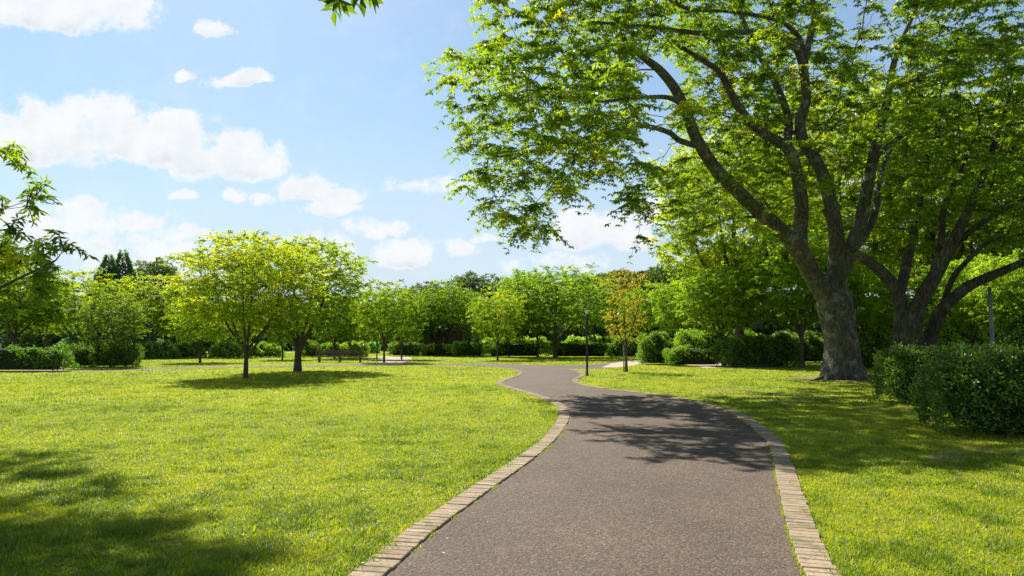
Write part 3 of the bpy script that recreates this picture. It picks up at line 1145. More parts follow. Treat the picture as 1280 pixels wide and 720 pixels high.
sk.add((0, 0, -.3), -1, .6)
sk.add((0, 0, .1), 0, .55)
a_ = limb2([(1128, 440), (1127, 397), (1121, 365), (1100, 338), (1075, 320), (1050, 300), (1030, 262)], [.42, .36, .32, .27, .22, .17, .1], 1, (-.1, -1.5))
a2 = limb2([(1130, 345), (1140, 300), (1150, 255), (1160, 190)], [.26, .22, .17, .1], a_[14], (.4, 2))
b_ = limb2([(1140, 435), (1148, 383), (1167, 348), (1182, 320), (1192, 300), (1216, 250), (1240, 190), (1262, 120)], [.40, .36, .33, .29, .26, .2, .15, .08], 1, (-.5, -2.5))
b2 = limb2([(1196, 305), (1225, 280), (1262, 258), (1300, 240)], [.17, .15, .11, .06], b_[16], (-1.2, -3))
b3 = limb2([(1176, 300), (1180, 262), (1200, 215), (1225, 160)], [.18, .15, .12, .07], b_[14], (-1.0, -1.5))
c_ = limb2([(1160, 432), (1172, 397), (1184, 380), (1214, 356), (1253, 339), (1290, 322), (1340, 290)], [.36, .32, .29, .25, .21, .17, .1], 1, (.2, -2.0))
c2 = limb2([(1190, 350), (1210, 325), (1240, 300), (1285, 292)], [.16, .13, .1, .05], c_[12], (0, -2))
OUT2 = [(1000, -300), (1030, 120), (1020, 220), (1035, 285), (1090, 300), (1150, 305), (1200, 275), (1235, 290), (1290, 310), (1500, 330), (1600, -300)]
cands = np.concatenate([sample_ell((15.5, 25.5, 8.0), (7.0, 6.5, 4.6), 8000, rs), sample_ell((17.5, 23.0, 6.5), (5.5, 5.0, 3.0), 3000, rs)])
rs.shuffle(cands)
px, py, dp = project(cands)
sx = cands[:, 0] + SHX * cands[:, 2]; sy = cands[:, 1] + SHY * cands[:, 2]
ok = inpoly(px, py, OUT2) & (sy > 9.4) & ~((px < 1135) & (cands[:, 1] < HD + .8) & (py > -15)) & (np.sin(cands[:, 2] * 3.6 + vnoise(cands[:, 0], cands[:, 1], .4, 6) * 7) > -.4)
second_attr = poisson(cands[ok], .9, 460) - SB
print('second attractors', len(second_attr))
second = make_tree('shade_tree', SB, sk, second_attr, rs, BARK_SHADED, LEAF,
                   dict(ntw=5, twl=.95, nleaf=6, whorl=5, leafL=.17, leafW=.40, zsq=.35, droop=.22, tint_mu=.40, tint_sd=.16),
                   r0=.008, remesh=.06, seg=.5, alpha=.22, min_pl=3.0)
tag(second, 'leaning tree with several dark stems rising from one base behind the clipped hedges at right', 'tree')


# ---- parametric small trees
def small_skel(H, Rr, rs, tr, fork, nst=4, spread=.55, lean=0.0):
    s = Skel()
    top = np.array([lean, 0, fork])
    t = s.limb([(0, 0, -.15), (lean * .3, 0, fork * .4), top], [tr * 1.35, tr, tr * .85], n=4)
    a0 = rs.rand() * 6.28
    for k in range(nst):
        a = a0 + k * 2 * np.pi / nst + rs.normal(0, .25)
        rr_ = Rr * spread * rs.uniform(.8, 1.15)
        e = top + np.array([np.cos(a) * rr_, np.sin(a) * rr_, (H - fork) * rs.uniform(.5, .72)])
        m = top + (e - top) * .45 + np.array([np.cos(a), np.sin(a), -.3]) * Rr * .06 * rs.uniform(.5, 1.8)
        par = t[-1 - (k % 3)]
        s.limb([s.p[par], m, e], [tr * .62, tr * .42, tr * .2], par, n=4)
    if nst > 2:
        e = top + np.array([rs.normal(0, .1) * Rr, rs.normal(0, .1) * Rr, (H - fork) * .75])
        s.limb([s.p[t[-1]], (top + e) / 2 + rs.normal(0, .08, 3), e], [tr * .6, tr * .4, tr * .18], t[-1], n=4)
    return s


def crown_pts(H, Rr, zlow, rs, n, dmin, shape='umbrella', lay=2.6, layc=-.3):
    zc = (H + zlow) / 2; rz = (H - zlow) / 2
    c = sample_ell((0, 0, zc), (Rr, Rr, rz), n * 14, rs, .06)
    t = (c[:, 2] - zlow) / (H - zlow)
    r = np.hypot(c[:, 0], c[:, 1]) / Rr
    a = np.arctan2(c[:, 1], c[:, 0])
    lump = 1 + .14 * np.sin(3 * a + rs.rand() * 6) + .12 * np.sin(5 * a + rs.rand() * 6 + 3 * t)
    if shape == 'umbrella':     # widest above the middle, hollow beneath
        c[:, 0] *= (.82 + .42 * t); c[:, 1] *= (.82 + .42 * t)
        ok = (t > .28 * (1 - r)) & (r < lump)
    elif shape == 'dome':
        ok = r < lump
    elif shape == 'column':
        ok = (r < lump * (1.05 - .55 * t))
    else:
        ok = r < lump
    ok &= np.sin(c[:, 2] * lay * 2.2 / max(H / 6, .5) + vnoise(c[:, 0], c[:, 1], .8, rs.randint(99)) * 6) > layc
    c = c[ok]
    # stray shoots past the outline
    ts = rs.uniform(.35, .98, 26); aa = rs.rand(26) * 6.283
    rad = Rr * np.sqrt(np.clip(1 - ts ** 2 * .9, .03, 1)) * rs.uniform(1.0, 1.25, 26)
    ex = np.stack([rad * np.cos(aa), rad * np.sin(aa), zc + rz * (ts * 1.0) + rs.uniform(0, .35, 26)], 1)
    rs.shuffle(c)
    return poisson(np.concatenate([ex, c]), dmin, n)


def small_tree(name, H, Rr, zlow, tr, fork, seed, n=380, dmin=.42, shape='umbrella', nst=4, leafm=LEAF, leafL=.12, ntw=5, nleaf=5, twl=.5, tint=.5, tsd=.15,
               spread=.55, whorl=3, layc=-.3, bark=BARK_THIN, r0=.005, lean=0, grad=True, leafW=.45, rnd=.35):
    rs = np.random.RandomState(seed)
    s = small_skel(H, Rr, rs, tr, fork, nst, spread, lean)
    at = crown_pts(H, Rr, zlow, rs, n, dmin, shape, layc=layc)

    def tg(p, r_):
        # clump tint rises from the base of the crown to its top
        t = np.clip((p[:, 2] - zlow) / (H - zlow), 0, 1)
        return tint + (.22 * (t - .5) if grad else 0) + r_.normal(0, tsd, len(p))
    return make_tree(name, (0, 0, 0), s, at, rs, bark, leafm,
                     dict(ntw=ntw, twl=twl, nleaf=nleaf, whorl=whorl, leafL=leafL, leafW=leafW, zsq=.4, droop=.15, rnd=rnd),
                     r0=r0, seg=.35, alpha=.22, min_pl=fork * .8, wob=.04, tint_grad=tg)


def put(root, px, by, rot=0, s=(1, 1, 1), color=None, label=None, cat='tree', group=None, depth=None):
    if depth is None: p = G(px, by)
    else:
        p = P(px, 440, depth); p[2] = 0
    root.location = p
    root.rotation_euler = (0, 0, rot)
    root.scale = s
    tag(root, label, cat, group)
    if color:
        for ch in scn.collection.objects:
            if ch.parent == root and ch.name.startswith('crown'): ch.color = (*color, 1)
    return root


# the two lawn trees
tA = small_tree('lawn_tree', 6.3, 2.95, 1.25, .095, 1.2, 101, n=720, dmin=.35, nst=5, leafL=.115, tint=.74, tsd=.15, spread=.55, layc=.12, ntw=6)
put(tA, 307, 472.5, .4, (1, 1, .95), label='nearer yellow green lawn tree with a thin straight trunk on the left', color=(1.12, 1.14, .9), group='two trees on the left lawn')
tB = small_tree('lawn_tree', 7.2, 3.3, 1.5, .18, 1.35, 102, n=760, dmin=.38, nst=5, leafL=.13, tint=.62, tsd=.15, spread=.62, layc=.10)
put(tB, 372, 464.3, 1.9, (1, 1, .95), label='greener lawn tree with a thick dark trunk, just behind the thin trunked one', color=(1.08, 1.12, .9), group='two trees on the left lawn')

# middle-distance kinds, each made once then copied with its children
kG1 = small_tree('park_tree', 6.0, 2.9, 1.5, .10, 1.4, 201, n=320, dmin=.46, leafL=.17, ntw=5, nleaf=4, tint=.55)
kG2 = small_tree('park_tree', 6.0, 2.6, 1.4, .085, 1.3, 202, n=280, dmin=.46, shape='dome', leafL=.17, ntw=5, nleaf=4, tint=.45, nst=3)
kG3 = small_tree('park_tree', 8.0, 4.6, 2.2, .17, 1.3, 203, n=480, dmin=.52, leafL=.20, ntw=5, nleaf=4, tint=.5, nst=3, spread=.7, twl=.65)
kD = small_tree('dark_tree', 7.0, 3.6, 2.3, .15, 1.8, 204, n=420, dmin=.46, shape='dome', leafm=LEAF_DARK, leafL=.20, ntw=6, nleaf=4, tint=.55, twl=.6, layc=-.7)
kS = small_tree('sparse_tree', 5.4, 1.55, 1.5, .085, 1.5, 205, n=170, dmin=.34, shape='column', leafm=LEAF_BROWN, leafL=.11, ntw=4, nleaf=3, tint=.5, nst=3, spread=.7, twl=.38, layc=-.2, grad=False)
kT = small_tree('tall_tree', 14.0, 6.5, 4.0, .35, 3.0, 206, n=600, dmin=.75, shape='dome', leafL=.24, ntw=7, nleaf=5, tint=.52, twl=.95, nst=5, layc=-.05, leafW=.42)
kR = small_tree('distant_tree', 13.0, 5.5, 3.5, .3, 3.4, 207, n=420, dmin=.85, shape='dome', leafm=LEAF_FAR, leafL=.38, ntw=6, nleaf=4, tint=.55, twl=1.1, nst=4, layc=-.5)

GN, GD, GYL = (1.1, 1.05, .9), (.72, .80, .75), (1.12, 1.10, .8)
used = set()


def place(kind, px, by, h, wpx, label, color=GN, group='park trees beyond the lawn', depth=None, top=None, rot=None):
    """h/top: crown top in photo pixels; wpx: crown width in pixels"""
    K = {'G1': (kG1, 6.0, 2.9), 'G2': (kG2, 6.0, 2.6), 'G3': (kG3, 8.0, 4.6), 'D': (kD, 7.0, 3.6), 'S': (kS, 5.4, 1.55), 'T': (kT, 14.0, 6.5), 'R': (kR, 13.0, 5.5)}[kind]
    o, H, R_ = K
    first = kind not in used
    used.add(kind)
    r = o if first else copy_tree(o)
    d = depth if depth else G(px, by)[1]
    Z = P(px, h, d)[2]
    sx = (wpx / FPX * d / 2) / (R_ + .55)
    sz = Z / (H + .3)
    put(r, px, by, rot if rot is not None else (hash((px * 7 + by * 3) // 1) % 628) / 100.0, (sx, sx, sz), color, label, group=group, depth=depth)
    return r


place('G1', 480, 453, 350, 92, 'round crowned young tree right of the long bench, the nearer of two slim trunks', (1, 1.05, .9))
place('G2', 502, 449.5, 358, 72, 'slim green tree just right of and behind the one beside the bench', (.85, .95, .85))
place('G2', 471, 449.5, 372, 56, 'small tree with a dark thin trunk directly right of the long bench', (.9, 1, .8))
place('G1', 250, 453.5, 368, 96, 'yellow green tree with slim trunk left of the lawn trees, beyond the cross path', GYL)
place('G2', 353, 450, 378, 74, 'small tree half hidden behind the gap between the two lawn trees', (.9, 1, .85))
place('G2', 418, 448.5, 362, 80, 'tree directly behind the backrest of the long bench', (.8, .9, .75))
place('G1', 437, 447, 370, 70, 'tree behind the right end of the long bench', (.95, 1, .8))
place('G2', 287, 447, 372, 70, 'small green tree behind and left of the thin trunked lawn tree', (.85, .95, .8))
place('G1', 562, 444.5, 350, 92, 'dark green forked tree in front of the brown timber hut', (.7, .85, .75))
place('G2', 541, 444, 364, 60, 'thin trunked tree at the left corner of the brown timber hut', (.8, .9, .8))
place('G2', 582, 443.5, 366, 70, 'dark tree right of the brown timber hut', (.65, .8, .7))
place('G1', 622, 450.3, 362, 80, 'light yellow green young tree alone in front of the middle hedges', (1.2, 1.15, 1.05))
place('G2', 636, 446.5, 374, 60, 'thin tree right behind the light yellow green young tree', (.85, .95, .8))
place('G1', 672, 446.3, 345, 100, 'tree close behind the left side of the wide forked tree', (.8, .92, .8))
wide = place('G3', 694, 447.5, 331, 172, 'wide umbrella shaped tree with forked trunk, centre of the far lawn', (.95, 1.05, .95), rot=1.3)
place('S', 783, 465, 332, 76, 'sparse bronze leaved sapling with a wrapped trunk right of the black lamp post', GN)
place('D', 862, 449, 345, 100, 'dark tree behind the low hedge, right of the bronze leaved sapling', (1.8, 1.9, 1.1))
place('D', 905, 457, 330, 128, 'shady tree with straight trunk in front of the hedges left of the tallest tree', (1.9, 2.0, 1.1))
place('D', 1003, 460, 285, 150, 'dark trunked tree directly left of and behind the tallest tree', (1.8, 1.9, 1.0))
place('G1', 93, 449, 336, 120, 'yellow topped many stemmed tree behind the dark bush at far left', GYL)
place('G2', 138, 459, 364, 92, 'grey olive loose tree on the left, beside the cross path', (.8, .80, 1.8))
place('D', 18, 452, 330, 130, 'dark green layered tree at the left edge behind the low hedge', (1.5, 1.6, 1.2))
place('D', -60, 452, 300, 170, 'dark tree left of the layered tree, mostly beyond the left edge', (1.3, 1.4, 1.1))
place('G1', 190, 447, 342, 120, 'bright yellow green tree between the conifers and the lawn trees', GYL)
place('G2', 228, 446.5, 352, 90, 'yellow green tree behind the slim trunked tree of the left lawn', GYL)
place('G1', 55, 446, 352, 90, 'yellow tree peeping over the dark layered tree at far left', GYL)
place('G2', 520, 444, 366, 66, 'green tree left of the brown timber hut, farther back than its neighbours', (.8, .95, .8))
place('G3', 745, 443, 352, 120, 'green tree behind the black lamp post', (.75, .88, .8))
place('G1', 815, 446, 352, 90, 'bright green tree behind the gravel turn off', (1, 1.1, .85))
place('T', 925, 452, 165, 240, 'tall bright leaved tree behind the left limbs of the tallest tree', (1.6, 1.4, .6), 'tall trees on the right behind the hedges', depth=47)
place('T', 1055, 452, 100, 260, 'tall bright tree directly behind the trunk of the tallest tree', (1.6, 1.4, .6), 'tall trees on the right behind the hedges', depth=56)
place('T', 1165, 452, 130, 260, 'tall bright tree behind the many stemmed leaning tree', (1.5, 1.35, .6), 'tall trees on the right behind the hedges', depth=54)
place('T', 1275, 452, 110, 260, 'tall green tree behind the grey pole at the right edge', (1.4, 1.3, .6), 'tall trees on the right behind the hedges', depth=52)
place('T', 1400, 452, 60, 300, 'tall tree beyond the right edge behind the front hedge', (.9, .95, .8), 'tall trees on the right behind the hedges', depth=50)
place('D', 1215, 452, 318, 130, 'dark leafy tree behind the grey pole', (1.9, 2.0, 1.0), 'tall trees on the right behind the hedges', depth=37)
place('D', 1085, 452, 330, 120, 'dark leafy tree seen between the two thick trunks', (1.9, 2.0, 1.0), 'tall trees on the right behind the hedges', depth=39)
place('D', 1290, 452, 310, 150, 'dark leafy tree at the right edge behind the front hedge', (1.8, 1.9, 1.0), 'tall trees on the right behind the hedges', depth=33)
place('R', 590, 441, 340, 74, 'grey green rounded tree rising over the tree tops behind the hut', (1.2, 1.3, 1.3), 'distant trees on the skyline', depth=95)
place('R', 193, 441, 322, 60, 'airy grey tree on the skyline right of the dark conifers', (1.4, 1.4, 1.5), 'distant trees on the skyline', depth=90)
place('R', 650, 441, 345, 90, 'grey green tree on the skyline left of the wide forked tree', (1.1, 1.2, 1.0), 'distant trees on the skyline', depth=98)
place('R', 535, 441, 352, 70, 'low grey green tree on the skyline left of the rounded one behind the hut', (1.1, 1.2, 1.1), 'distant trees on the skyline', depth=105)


# ---- conifers
def conifer(px, top, depth, wpx, label, seed):
    rs = np.random.RandomState(seed)
    b = P(px, 440, depth); b[2] = 0
    H = P(px, top, depth)[2]; R_ = wpx / FPX * depth / 2
    root = empty('conifer', b)
    n = 20000
    t = 1 - np.sqrt(rs.rand(n)); z = 1.0 + (H - 1.0) * t
    tier = 1 + .10 * np.sin(t * 60 + rs.normal(0, .5, n))
    r = R_ * (1 - t) ** 1.0 * tier * np.sqrt(rs.uniform(.25, 1, n)) + .1
    a = rs.rand(n) * 6.283
    r *= 1 + .08 * np.sin(4 * a + z * 1.3)
    pos = np.stack([r * np.cos(a), r * np.sin(a), z], 1)
    fw = np.stack([np.cos(a), np.sin(a), rs.uniform(-.2, .7, n)], 1)
    V, F, T = leaf_arrays(pos, fw, norm(rs.normal(0, 1, (n, 3)) + [0, 0, 1]), rs.uniform(.3, .55, n), rs.uniform(.18, .3, n), rs.rand(n))
    np_mesh('crown', V, F, LEAF_CONIFER, root, {'tint': T})
    zz = np.linspace(-.2, H * .97, 10)
    Vb, Fb = tube_arrays([(np.stack([zz * 0, zz * 0, zz], 1), .28 * (1 - zz / (H * 1.02)) + .02)], lambda q: 8)
    np_mesh('trunk', Vb, Fb, BARK_THIN, root, smooth=True)
    tag(root, label, 'tree', 'pointed conifers on the left skyline')


conifer(131, 318, 88, 86, 'dark blue green pointed conifer on the left skyline, left one of the pair', 1)
conifer(149, 313, 90, 90, 'dark blue green pointed conifer on the left skyline, right and taller one of the pair', 2)


# ------------------------------------------------------------ hedges and shrubs
def leafy_solid(name, label, cat, group, cx, cy, L, D, H, seed, leafL=.07, dens=420, rz=0.0, mat=LEAF_HEDGE, boxy=.28, tint=.5, color=(1, 1, 1), lump=.19, stems=True, lean=None):
    """clipped or rounded bush: dark inner body with a real leaf layer on it, base at ground"""
    rs = np.random.RandomState(seed)
    root = empty(name, (cx, cy, 0), rz)
    # superellipsoid half body
    def surf(u, v, k=1.0):
        # u angle around, v elevation 0..pi/2
        e = boxy
        cu, su = np.cos(u), np.sin(u); cv, sv = np.cos(v), np.sin(v)
        sg = lambda q, p: np.sign(q) * np.abs(q) ** p
        x = L / 2 * sg(cv, e) * sg(cu, e); y = D / 2 * sg(cv, e) * sg(su, e); z = H * sg(sv, e)
        f = 1 + lump * (np.sin(x * 3.1 + seed) * np.cos(y * 2.7 + z * 2.2) + .6 * np.sin(z * 5 + x * 5.3 + y * 4.1 + seed * 2)) * k
        return np.stack([x * (1 + (f - 1) * .35), y * f, z * (1 + (f - 1) * .8)], -1)
    nu, nv = 40, 12
    u = np.linspace(0, 2 * np.pi, nu, endpoint=False); v = np.linspace(0, np.pi / 2, nv)
    UU, VV = np.meshgrid(u, v)
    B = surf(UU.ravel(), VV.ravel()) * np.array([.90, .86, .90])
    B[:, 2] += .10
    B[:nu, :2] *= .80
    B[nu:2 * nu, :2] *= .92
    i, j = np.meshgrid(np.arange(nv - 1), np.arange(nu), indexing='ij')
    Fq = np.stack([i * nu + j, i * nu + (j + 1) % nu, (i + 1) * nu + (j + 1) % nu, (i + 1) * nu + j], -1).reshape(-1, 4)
    np_mesh('inner_body', B, Fq, INNERM, root, smooth=True)
    area = 2 * (L + D) * H + L * D
    n = int(area * dens)
    # box-like sampling by area: sides & top through uniform directions, weighted
    m = n * 3
    uu = rs.rand(m) * 2 * np.pi; vv = rs.rand(m) * np.pi / 2
    e_ = 1e-3
    p = surf(uu, vv); p1 = surf(uu + e_, vv); p2 = surf(uu, vv + e_)
    cr = np.cross(p1 - p, p2 - p); ar = np.linalg.norm(cr, axis=1)
    ar = np.minimum(ar, np.percentile(ar, 99.5))
    pick = rs.choice(m, n, p=ar / ar.sum())
    p = p[pick]; nn = norm(cr[pick]); nn *= np.sign(np.sum(nn * (p - [0, 0, H * .3]), 1, keepdims=True))
    dep = rs.rand(n) ** 1.6 * .16 * min(1, H)
    out = (rs.rand(n) < .10) * rs.uniform(0, .13, n)
    cl = vnoise(p[:, 0] * 1.0 + p[:, 2], p[:, 1] + p[:, 2] * .7, 4.5, seed) - .5
    p = p + nn * (out - dep + .20 * cl)[:, None]
    p[:, 2] = np.maximum(p[:, 2], .03)
    fw = norm(nn * .7 + rs.normal(0, .7, (n, 3)) + [0, 0, .25])
    nr = norm(nn + rs.normal(0, .55, (n, 3)) + [0, 0, .3])
    tt = np.clip(tint + .12 + .6 * cl + rs.normal(0, .15, n) + .5 * (out > 0), 0, .99)
    V_, F_, T_ = leaf_arrays(p, fw, nr, leafL * rs.uniform(.6, 1.3, n), leafL * rs.uniform(.35, .6, n), tt)
    cr_ = np_mesh('foliage', V_, F_, mat, root, {'tint': T_})
    cr_.color = (*[1.35 * q for q in color], 1)
    tag(root, label, cat, group)
    return root


def hedge_px(x0, x1, top, by, D, label, seed, cat='hedge', name='clipped_hedge', group=None, **kw):
    a, b = G(x0, by), G(x1, by)
    H = P((x0 + x1) / 2, top, a[1])[2]
    kw.setdefault('leafL', .0022 * a[1] + .03)
    kw.setdefault('dens', min(700, 1.3 / (kw['leafL'] ** 2 * .3)))
    return leafy_solid(name, label, cat, group, (a[0] + b[0]) / 2, a[1] + D / 2, b[0] - a[0], D, H, seed, **kw)


# near hedges on the right
gH = 'clipped hedges at right'
h1 = G(1108, 508); h2 = G(1180, 554)
leafy_solid('clipped_hedge', 'dark clipped hedge at right, the one farther back, beside the trunk of the tallest tree', 'hedge', gH,
            h1[0] + 2.05, h1[1] + .75, 3.3, 1.6, P(1150, 437, h1[1])[2], 3, leafL=.075, dens=900, rz=-.12, boxy=.38, lump=.05, color=(.85, .84, .75), tint=.42)
leafy_solid('clipped_hedge', 'large dark clipped hedge nearest the camera at the right edge', 'hedge', gH,
            h2[0] + 2.6, h2[1] + 1.0, 4.0, 1.9, P(1200, 440, h2[1])[2], 4, leafL=.07, dens=1000, rz=-.25, boxy=.40, lump=.06, color=(.85, .84, .75), tint=.42)
gM = 'hedges along the far side of the lawn'
hedge_px(-60, 76, 438, 465, 1.3, 'long low dark hedge at the left edge beside the cross path', 5, group=gM, color=(.9, 1, 1))
hedge_px(76, 105, 433, 459.5, 1.5, 'dark bush between the long left hedge and the round shrub', 6, cat='shrub', name='shrub', group=gM, boxy=.5, color=(.7, .7, .8))
hedge_px(104, 160, 431, 459.5, 1.8, 'rounded dark shrub under the grey olive tree', 7, cat='shrub', name='shrub', group=gM, boxy=.6)
hedge_px(160, 215, 430, 449, 2, 'shaded shrub under the yellow green trees, right of the olive tree', 8, cat='shrub', name='shrub', group=gM, boxy=.6)
hedge_px(212, 248, 429, 448, 2, 'shrub left of the slim yellow green tree beyond the cross path', 9, cat='shrub', name='shrub', group=gM, boxy=.7, color=(1.3, 1.3, 1))
hedge_px(255, 300, 430, 448, 2, 'light shrub behind the thin trunked lawn tree', 10, cat='shrub', name='shrub', group=gM, boxy=.7, color=(1.7, 1.6, 1.2))
hedge_px(300, 350, 431, 447, 2, 'pale shrub between the trunks of the two lawn trees', 11, cat='shrub', name='shrub', group=gM, boxy=.7, color=(1.9, 1.7, 1.2))
hedge_px(372, 398, 428, 446.5, 2, 'dark round shrub left of the long bench', 12, cat='shrub', name='shrub', group=gM, boxy=.7)
hedge_px(398, 425, 430, 446.5, 2, 'green shrub behind the left half of the bench', 13, cat='shrub', name='shrub', group=gM, boxy=.6, color=(1.5, 1.5, 1))
hedge_px(423, 456, 429, 446.5, 2, 'yellow topped shrub behind the right half of the bench', 14, cat='shrub', name='shrub', group=gM, boxy=.6, color=(1.9, 1.7, 1.0))
hedge_px(456, 472, 428.5, 442, 2, 'small blue grey rounded shrub right of the bench', 15, cat='shrub', name='shrub', group=gM, boxy=.8, color=(1.6, 1.9, 6))
hedge_px(484, 528, 430, 445.5, 1.8, 'dark clipped hedge behind the slim trunks right of the bench', 16, group=gM)
hedge_px(526, 572, 433, 445, 1.6, 'yellow topped low hedge in front of the timber hut', 17, group=gM, color=(2.2, 1.9, .9), boxy=.22)
hedge_px(566, 606, 430, 446, 1.6, 'clipped green hedge right of the timber hut', 18, group=gM, color=(1.2, 1.2, 1), boxy=.22)
hedge_px(604, 682, 430.5, 446.5, 1.6, 'long clipped hedge behind the light young tree', 19, group=gM, boxy=.22, color=(1.15, 1.15, 1))
hedge_px(686, 766, 431, 447, 1.7, 'long clipped hedge behind the black lamp post', 20, group=gM, boxy=.22, color=(1.2, 1.2, 1))
hedge_px(600, 690, 424, 442.5, 2, 'bright yellow shrub row above the long hedge left of the wide tree', 21, cat='shrub', name='shrub', group=gM, boxy=.5, color=(2.5, 2.1, .9))
hedge_px(700, 812, 423, 442.5, 2, 'bright shrub row above the hedge behind the lamp post', 22, cat='shrub', name='shrub', group=gM, boxy=.5, color=(2.3, 2.1, .9))
hedge_px(803, 845, 420, 456, 2, 'bushy green shrub beside the gravel turn off', 23, cat='shrub', name='shrub', group=gM, boxy=.42, color=(1.2, 1.2, 1))
hedge_px(837, 906, 438, 458, 1.5, 'low clipped hedge around the foot of the shady tree', 24, group=gM, boxy=.22, color=(1.25, 1.25, 1))
hedge_px(905, 1003, 424, 459.5, 2.2, 'dark rounded hedge left of the tallest tree', 25, group=gM, boxy=.4, color=(.8, .85, .9))
hedge_px(848, 962, 415, 452, 2.4, 'bright topped tall shrubs behind the low clipped hedge', 26, cat='shrub', name='shrub', group=gM, boxy=.5, color=(1.9, 1.8, .9))
hedge_px(960, 1045, 420, 454, 2.4, 'shaded shrub between the dark hedge and the thick trunk', 27, cat='shrub', name='shrub', group=gM, boxy=.5)
hedge_px(1068, 1122, 421, 461, 1.8, 'clipped hedge seen between the tallest tree and the leaning stems', 28, group=gM, boxy=.35, color=(1.0, 1.05, .9))
hedge_px(1180, 1300, 375, 458, 3, 'large dark shrub behind the front hedges near the grey pole', 29, cat='shrub', name='shrub', group=gM, boxy=.6, lump=.2, color=(1.5, 1.5, 1.0))
hedge_px(1080, 1180, 385, 455, 3, 'tall dark shrub behind the leaning stems', 30, cat='shrub', name='shrub', group=gM, boxy=.65, lump=.2, color=(1.6, 1.6, 1.0))
hedge_px(1300, 1420, 370, 470, 3, 'large shrub beyond the right edge behind the front hedge', 31, cat='shrub', name='shrub', group=gM, boxy=.55)
hedge_px(765, 806, 426, 447, 2, 'dark shrub behind the bronze leaved sapling', 32, cat='shrub', name='shrub', group=gM, boxy=.6, color=(.8, .9, .9))


# ------------------------------------------------------------ distant woodland and hill
def woodland():
    rs = np.random.RandomState(77)
    V, F, T, off = [], [], [], 0
    Vb, Fb = [], []
    for k in range(330):
        px = rs.uniform(-260, 1540)
        d = rs.uniform(105, 150)
        if px < 700: topy = 378 + 10 * math.sin(px * .021) + rs.uniform(0, 14)
        elif px < 900: topy = 352 - (px - 700) * .20 + rs.uniform(0, 16)
        else: topy = 305 + rs.uniform(0, 40)
        H = P(px, topy, d)[2]
        b = P(px, 440, d)
        R_ = rs.uniform(2.6, 4.6)
        n = 700
        p = norm(rs.normal(0, 1, (n, 3)))
        p[:, 2] = np.abs(p[:, 2]) * 1.0 - .25
        p *= (rs.uniform(.75, 1.0, n) * (1 + .18 * np.sin(4 * np.arctan2(p[:, 1], p[:, 0]) + k)))[:, None]
        nn = norm(p + [0, 0, .2])
        p = p * [R_, R_, R_ * .75]; p += [b[0], b[1], H - R_ * .75]
        v, f, t = leaf_arrays(p, nn + rs.normal(0, .6, (n, 3)), norm(nn + rs.normal(0, .4, (n, 3))), rs.uniform(.4, .9, n), rs.uniform(.3, .6, n), np.clip(rs.normal(rs.uniform(.1, .7), .15, n), 0, 1))
        V.append(v); F.append(f + off); T.append(t); off += len(v)
    # lower belt filling down to the ground
    n = 42000
    px = rs.uniform(-300, 1580, n); d = rs.uniform(98, 125, n)
    x = (px - 640) / FPX * d
    hmax = np.where(px < 700, 5.0, 7.5)
    p = np.stack([x, d, rs.rand(n) * hmax], 1)
    v, f, t = leaf_arrays(p, norm(rs.normal(0, 1, (n, 3)) + [0, -.5, .3]), norm(rs.normal(0, .6, (n, 3)) + [0, -.6, .6]), rs.uniform(1.0, 1.9, n), rs.uniform(.6, 1.2, n), rs.rand(n) * .7)
    V.append(v); F.append(f + off); T.append(t)
    o = np_mesh('woodland', np.concatenate(V), np.concatenate(F), LEAF_FAR, attrs={'tint': np.concatenate(T)})
    o.color = (.95, 1.0, .95, 1)
    tag(o, 'dark mass of far woodland closing the view behind the park, rising to the right', 'woodland', kind='stuff')


woodland()
# hill rising beneath the far wood
xs = np.linspace(-420, 420, 60); ys = np.linspace(104, 420, 24)
XX, YY = np.meshgrid(xs, ys)
ZZ = -.5 + 9.0 * np.clip((XX / YY * FPX + 640 - 560) / 420, 0, 1) ** 1.2 * np.clip((YY - 108) / 30, 0, 1) + 3 * np.clip((YY - 120) / 40, 0, 1)
hv = np.stack([XX.ravel(), YY.ravel(), ZZ.ravel()], 1)
i, j = np.meshgrid(np.arange(23), np.arange(59), indexing='ij')
hf = np.stack([i * 60 + j, i * 60 + j + 1, (i + 1) * 60 + j + 1, (i + 1) * 60 + j], -1).reshape(-1, 4)
HILLM = mat_plain('hill_undergrowth', (.035, .055, .018), .95, 0, .5, .4, .3, spec=.05)
tag(np_mesh('hill', hv, hf, HILLM, smooth=True), kind='structure')

# ------------------------------------------------------------ near tree on the left (leaves hang into the frame)
rs = np.random.RandomState(61)
NB = np.array([-7.2, 6.4, 0.0])
sk = Skel()
t0 = sk.limb([(0, 0, -.2), (.05, 0, 1.2), (.1, .1, 2.2)], [.16, .13, .12], n=4)


def nl(px, py, Y): return P(px, py, Y) - NB


l1 = sk.limb([sk.p[t0[-1]], nl(-170, 330, 6.5), nl(-60, 300, 6.3), nl(-10, 262, 6.2)], [.05, .035, .02, .010], t0[-1], n=5)
l2 = sk.limb([sk.p[t0[-2]], nl(-150, 400, 6.6), nl(-40, 375, 6.3), nl(30, 345, 6.1), nl(70, 325, 6.0)], [.05, .03, .02, .011, .007], t0[-2], n=5)
l3 = sk.limb([sk.p[t0[-1]], nl(-160, 220, 6.5), nl(-60, 205, 6.4), nl(-12, 200, 6.3)], [.06, .04, .02, .009], t0[-1], n=5)
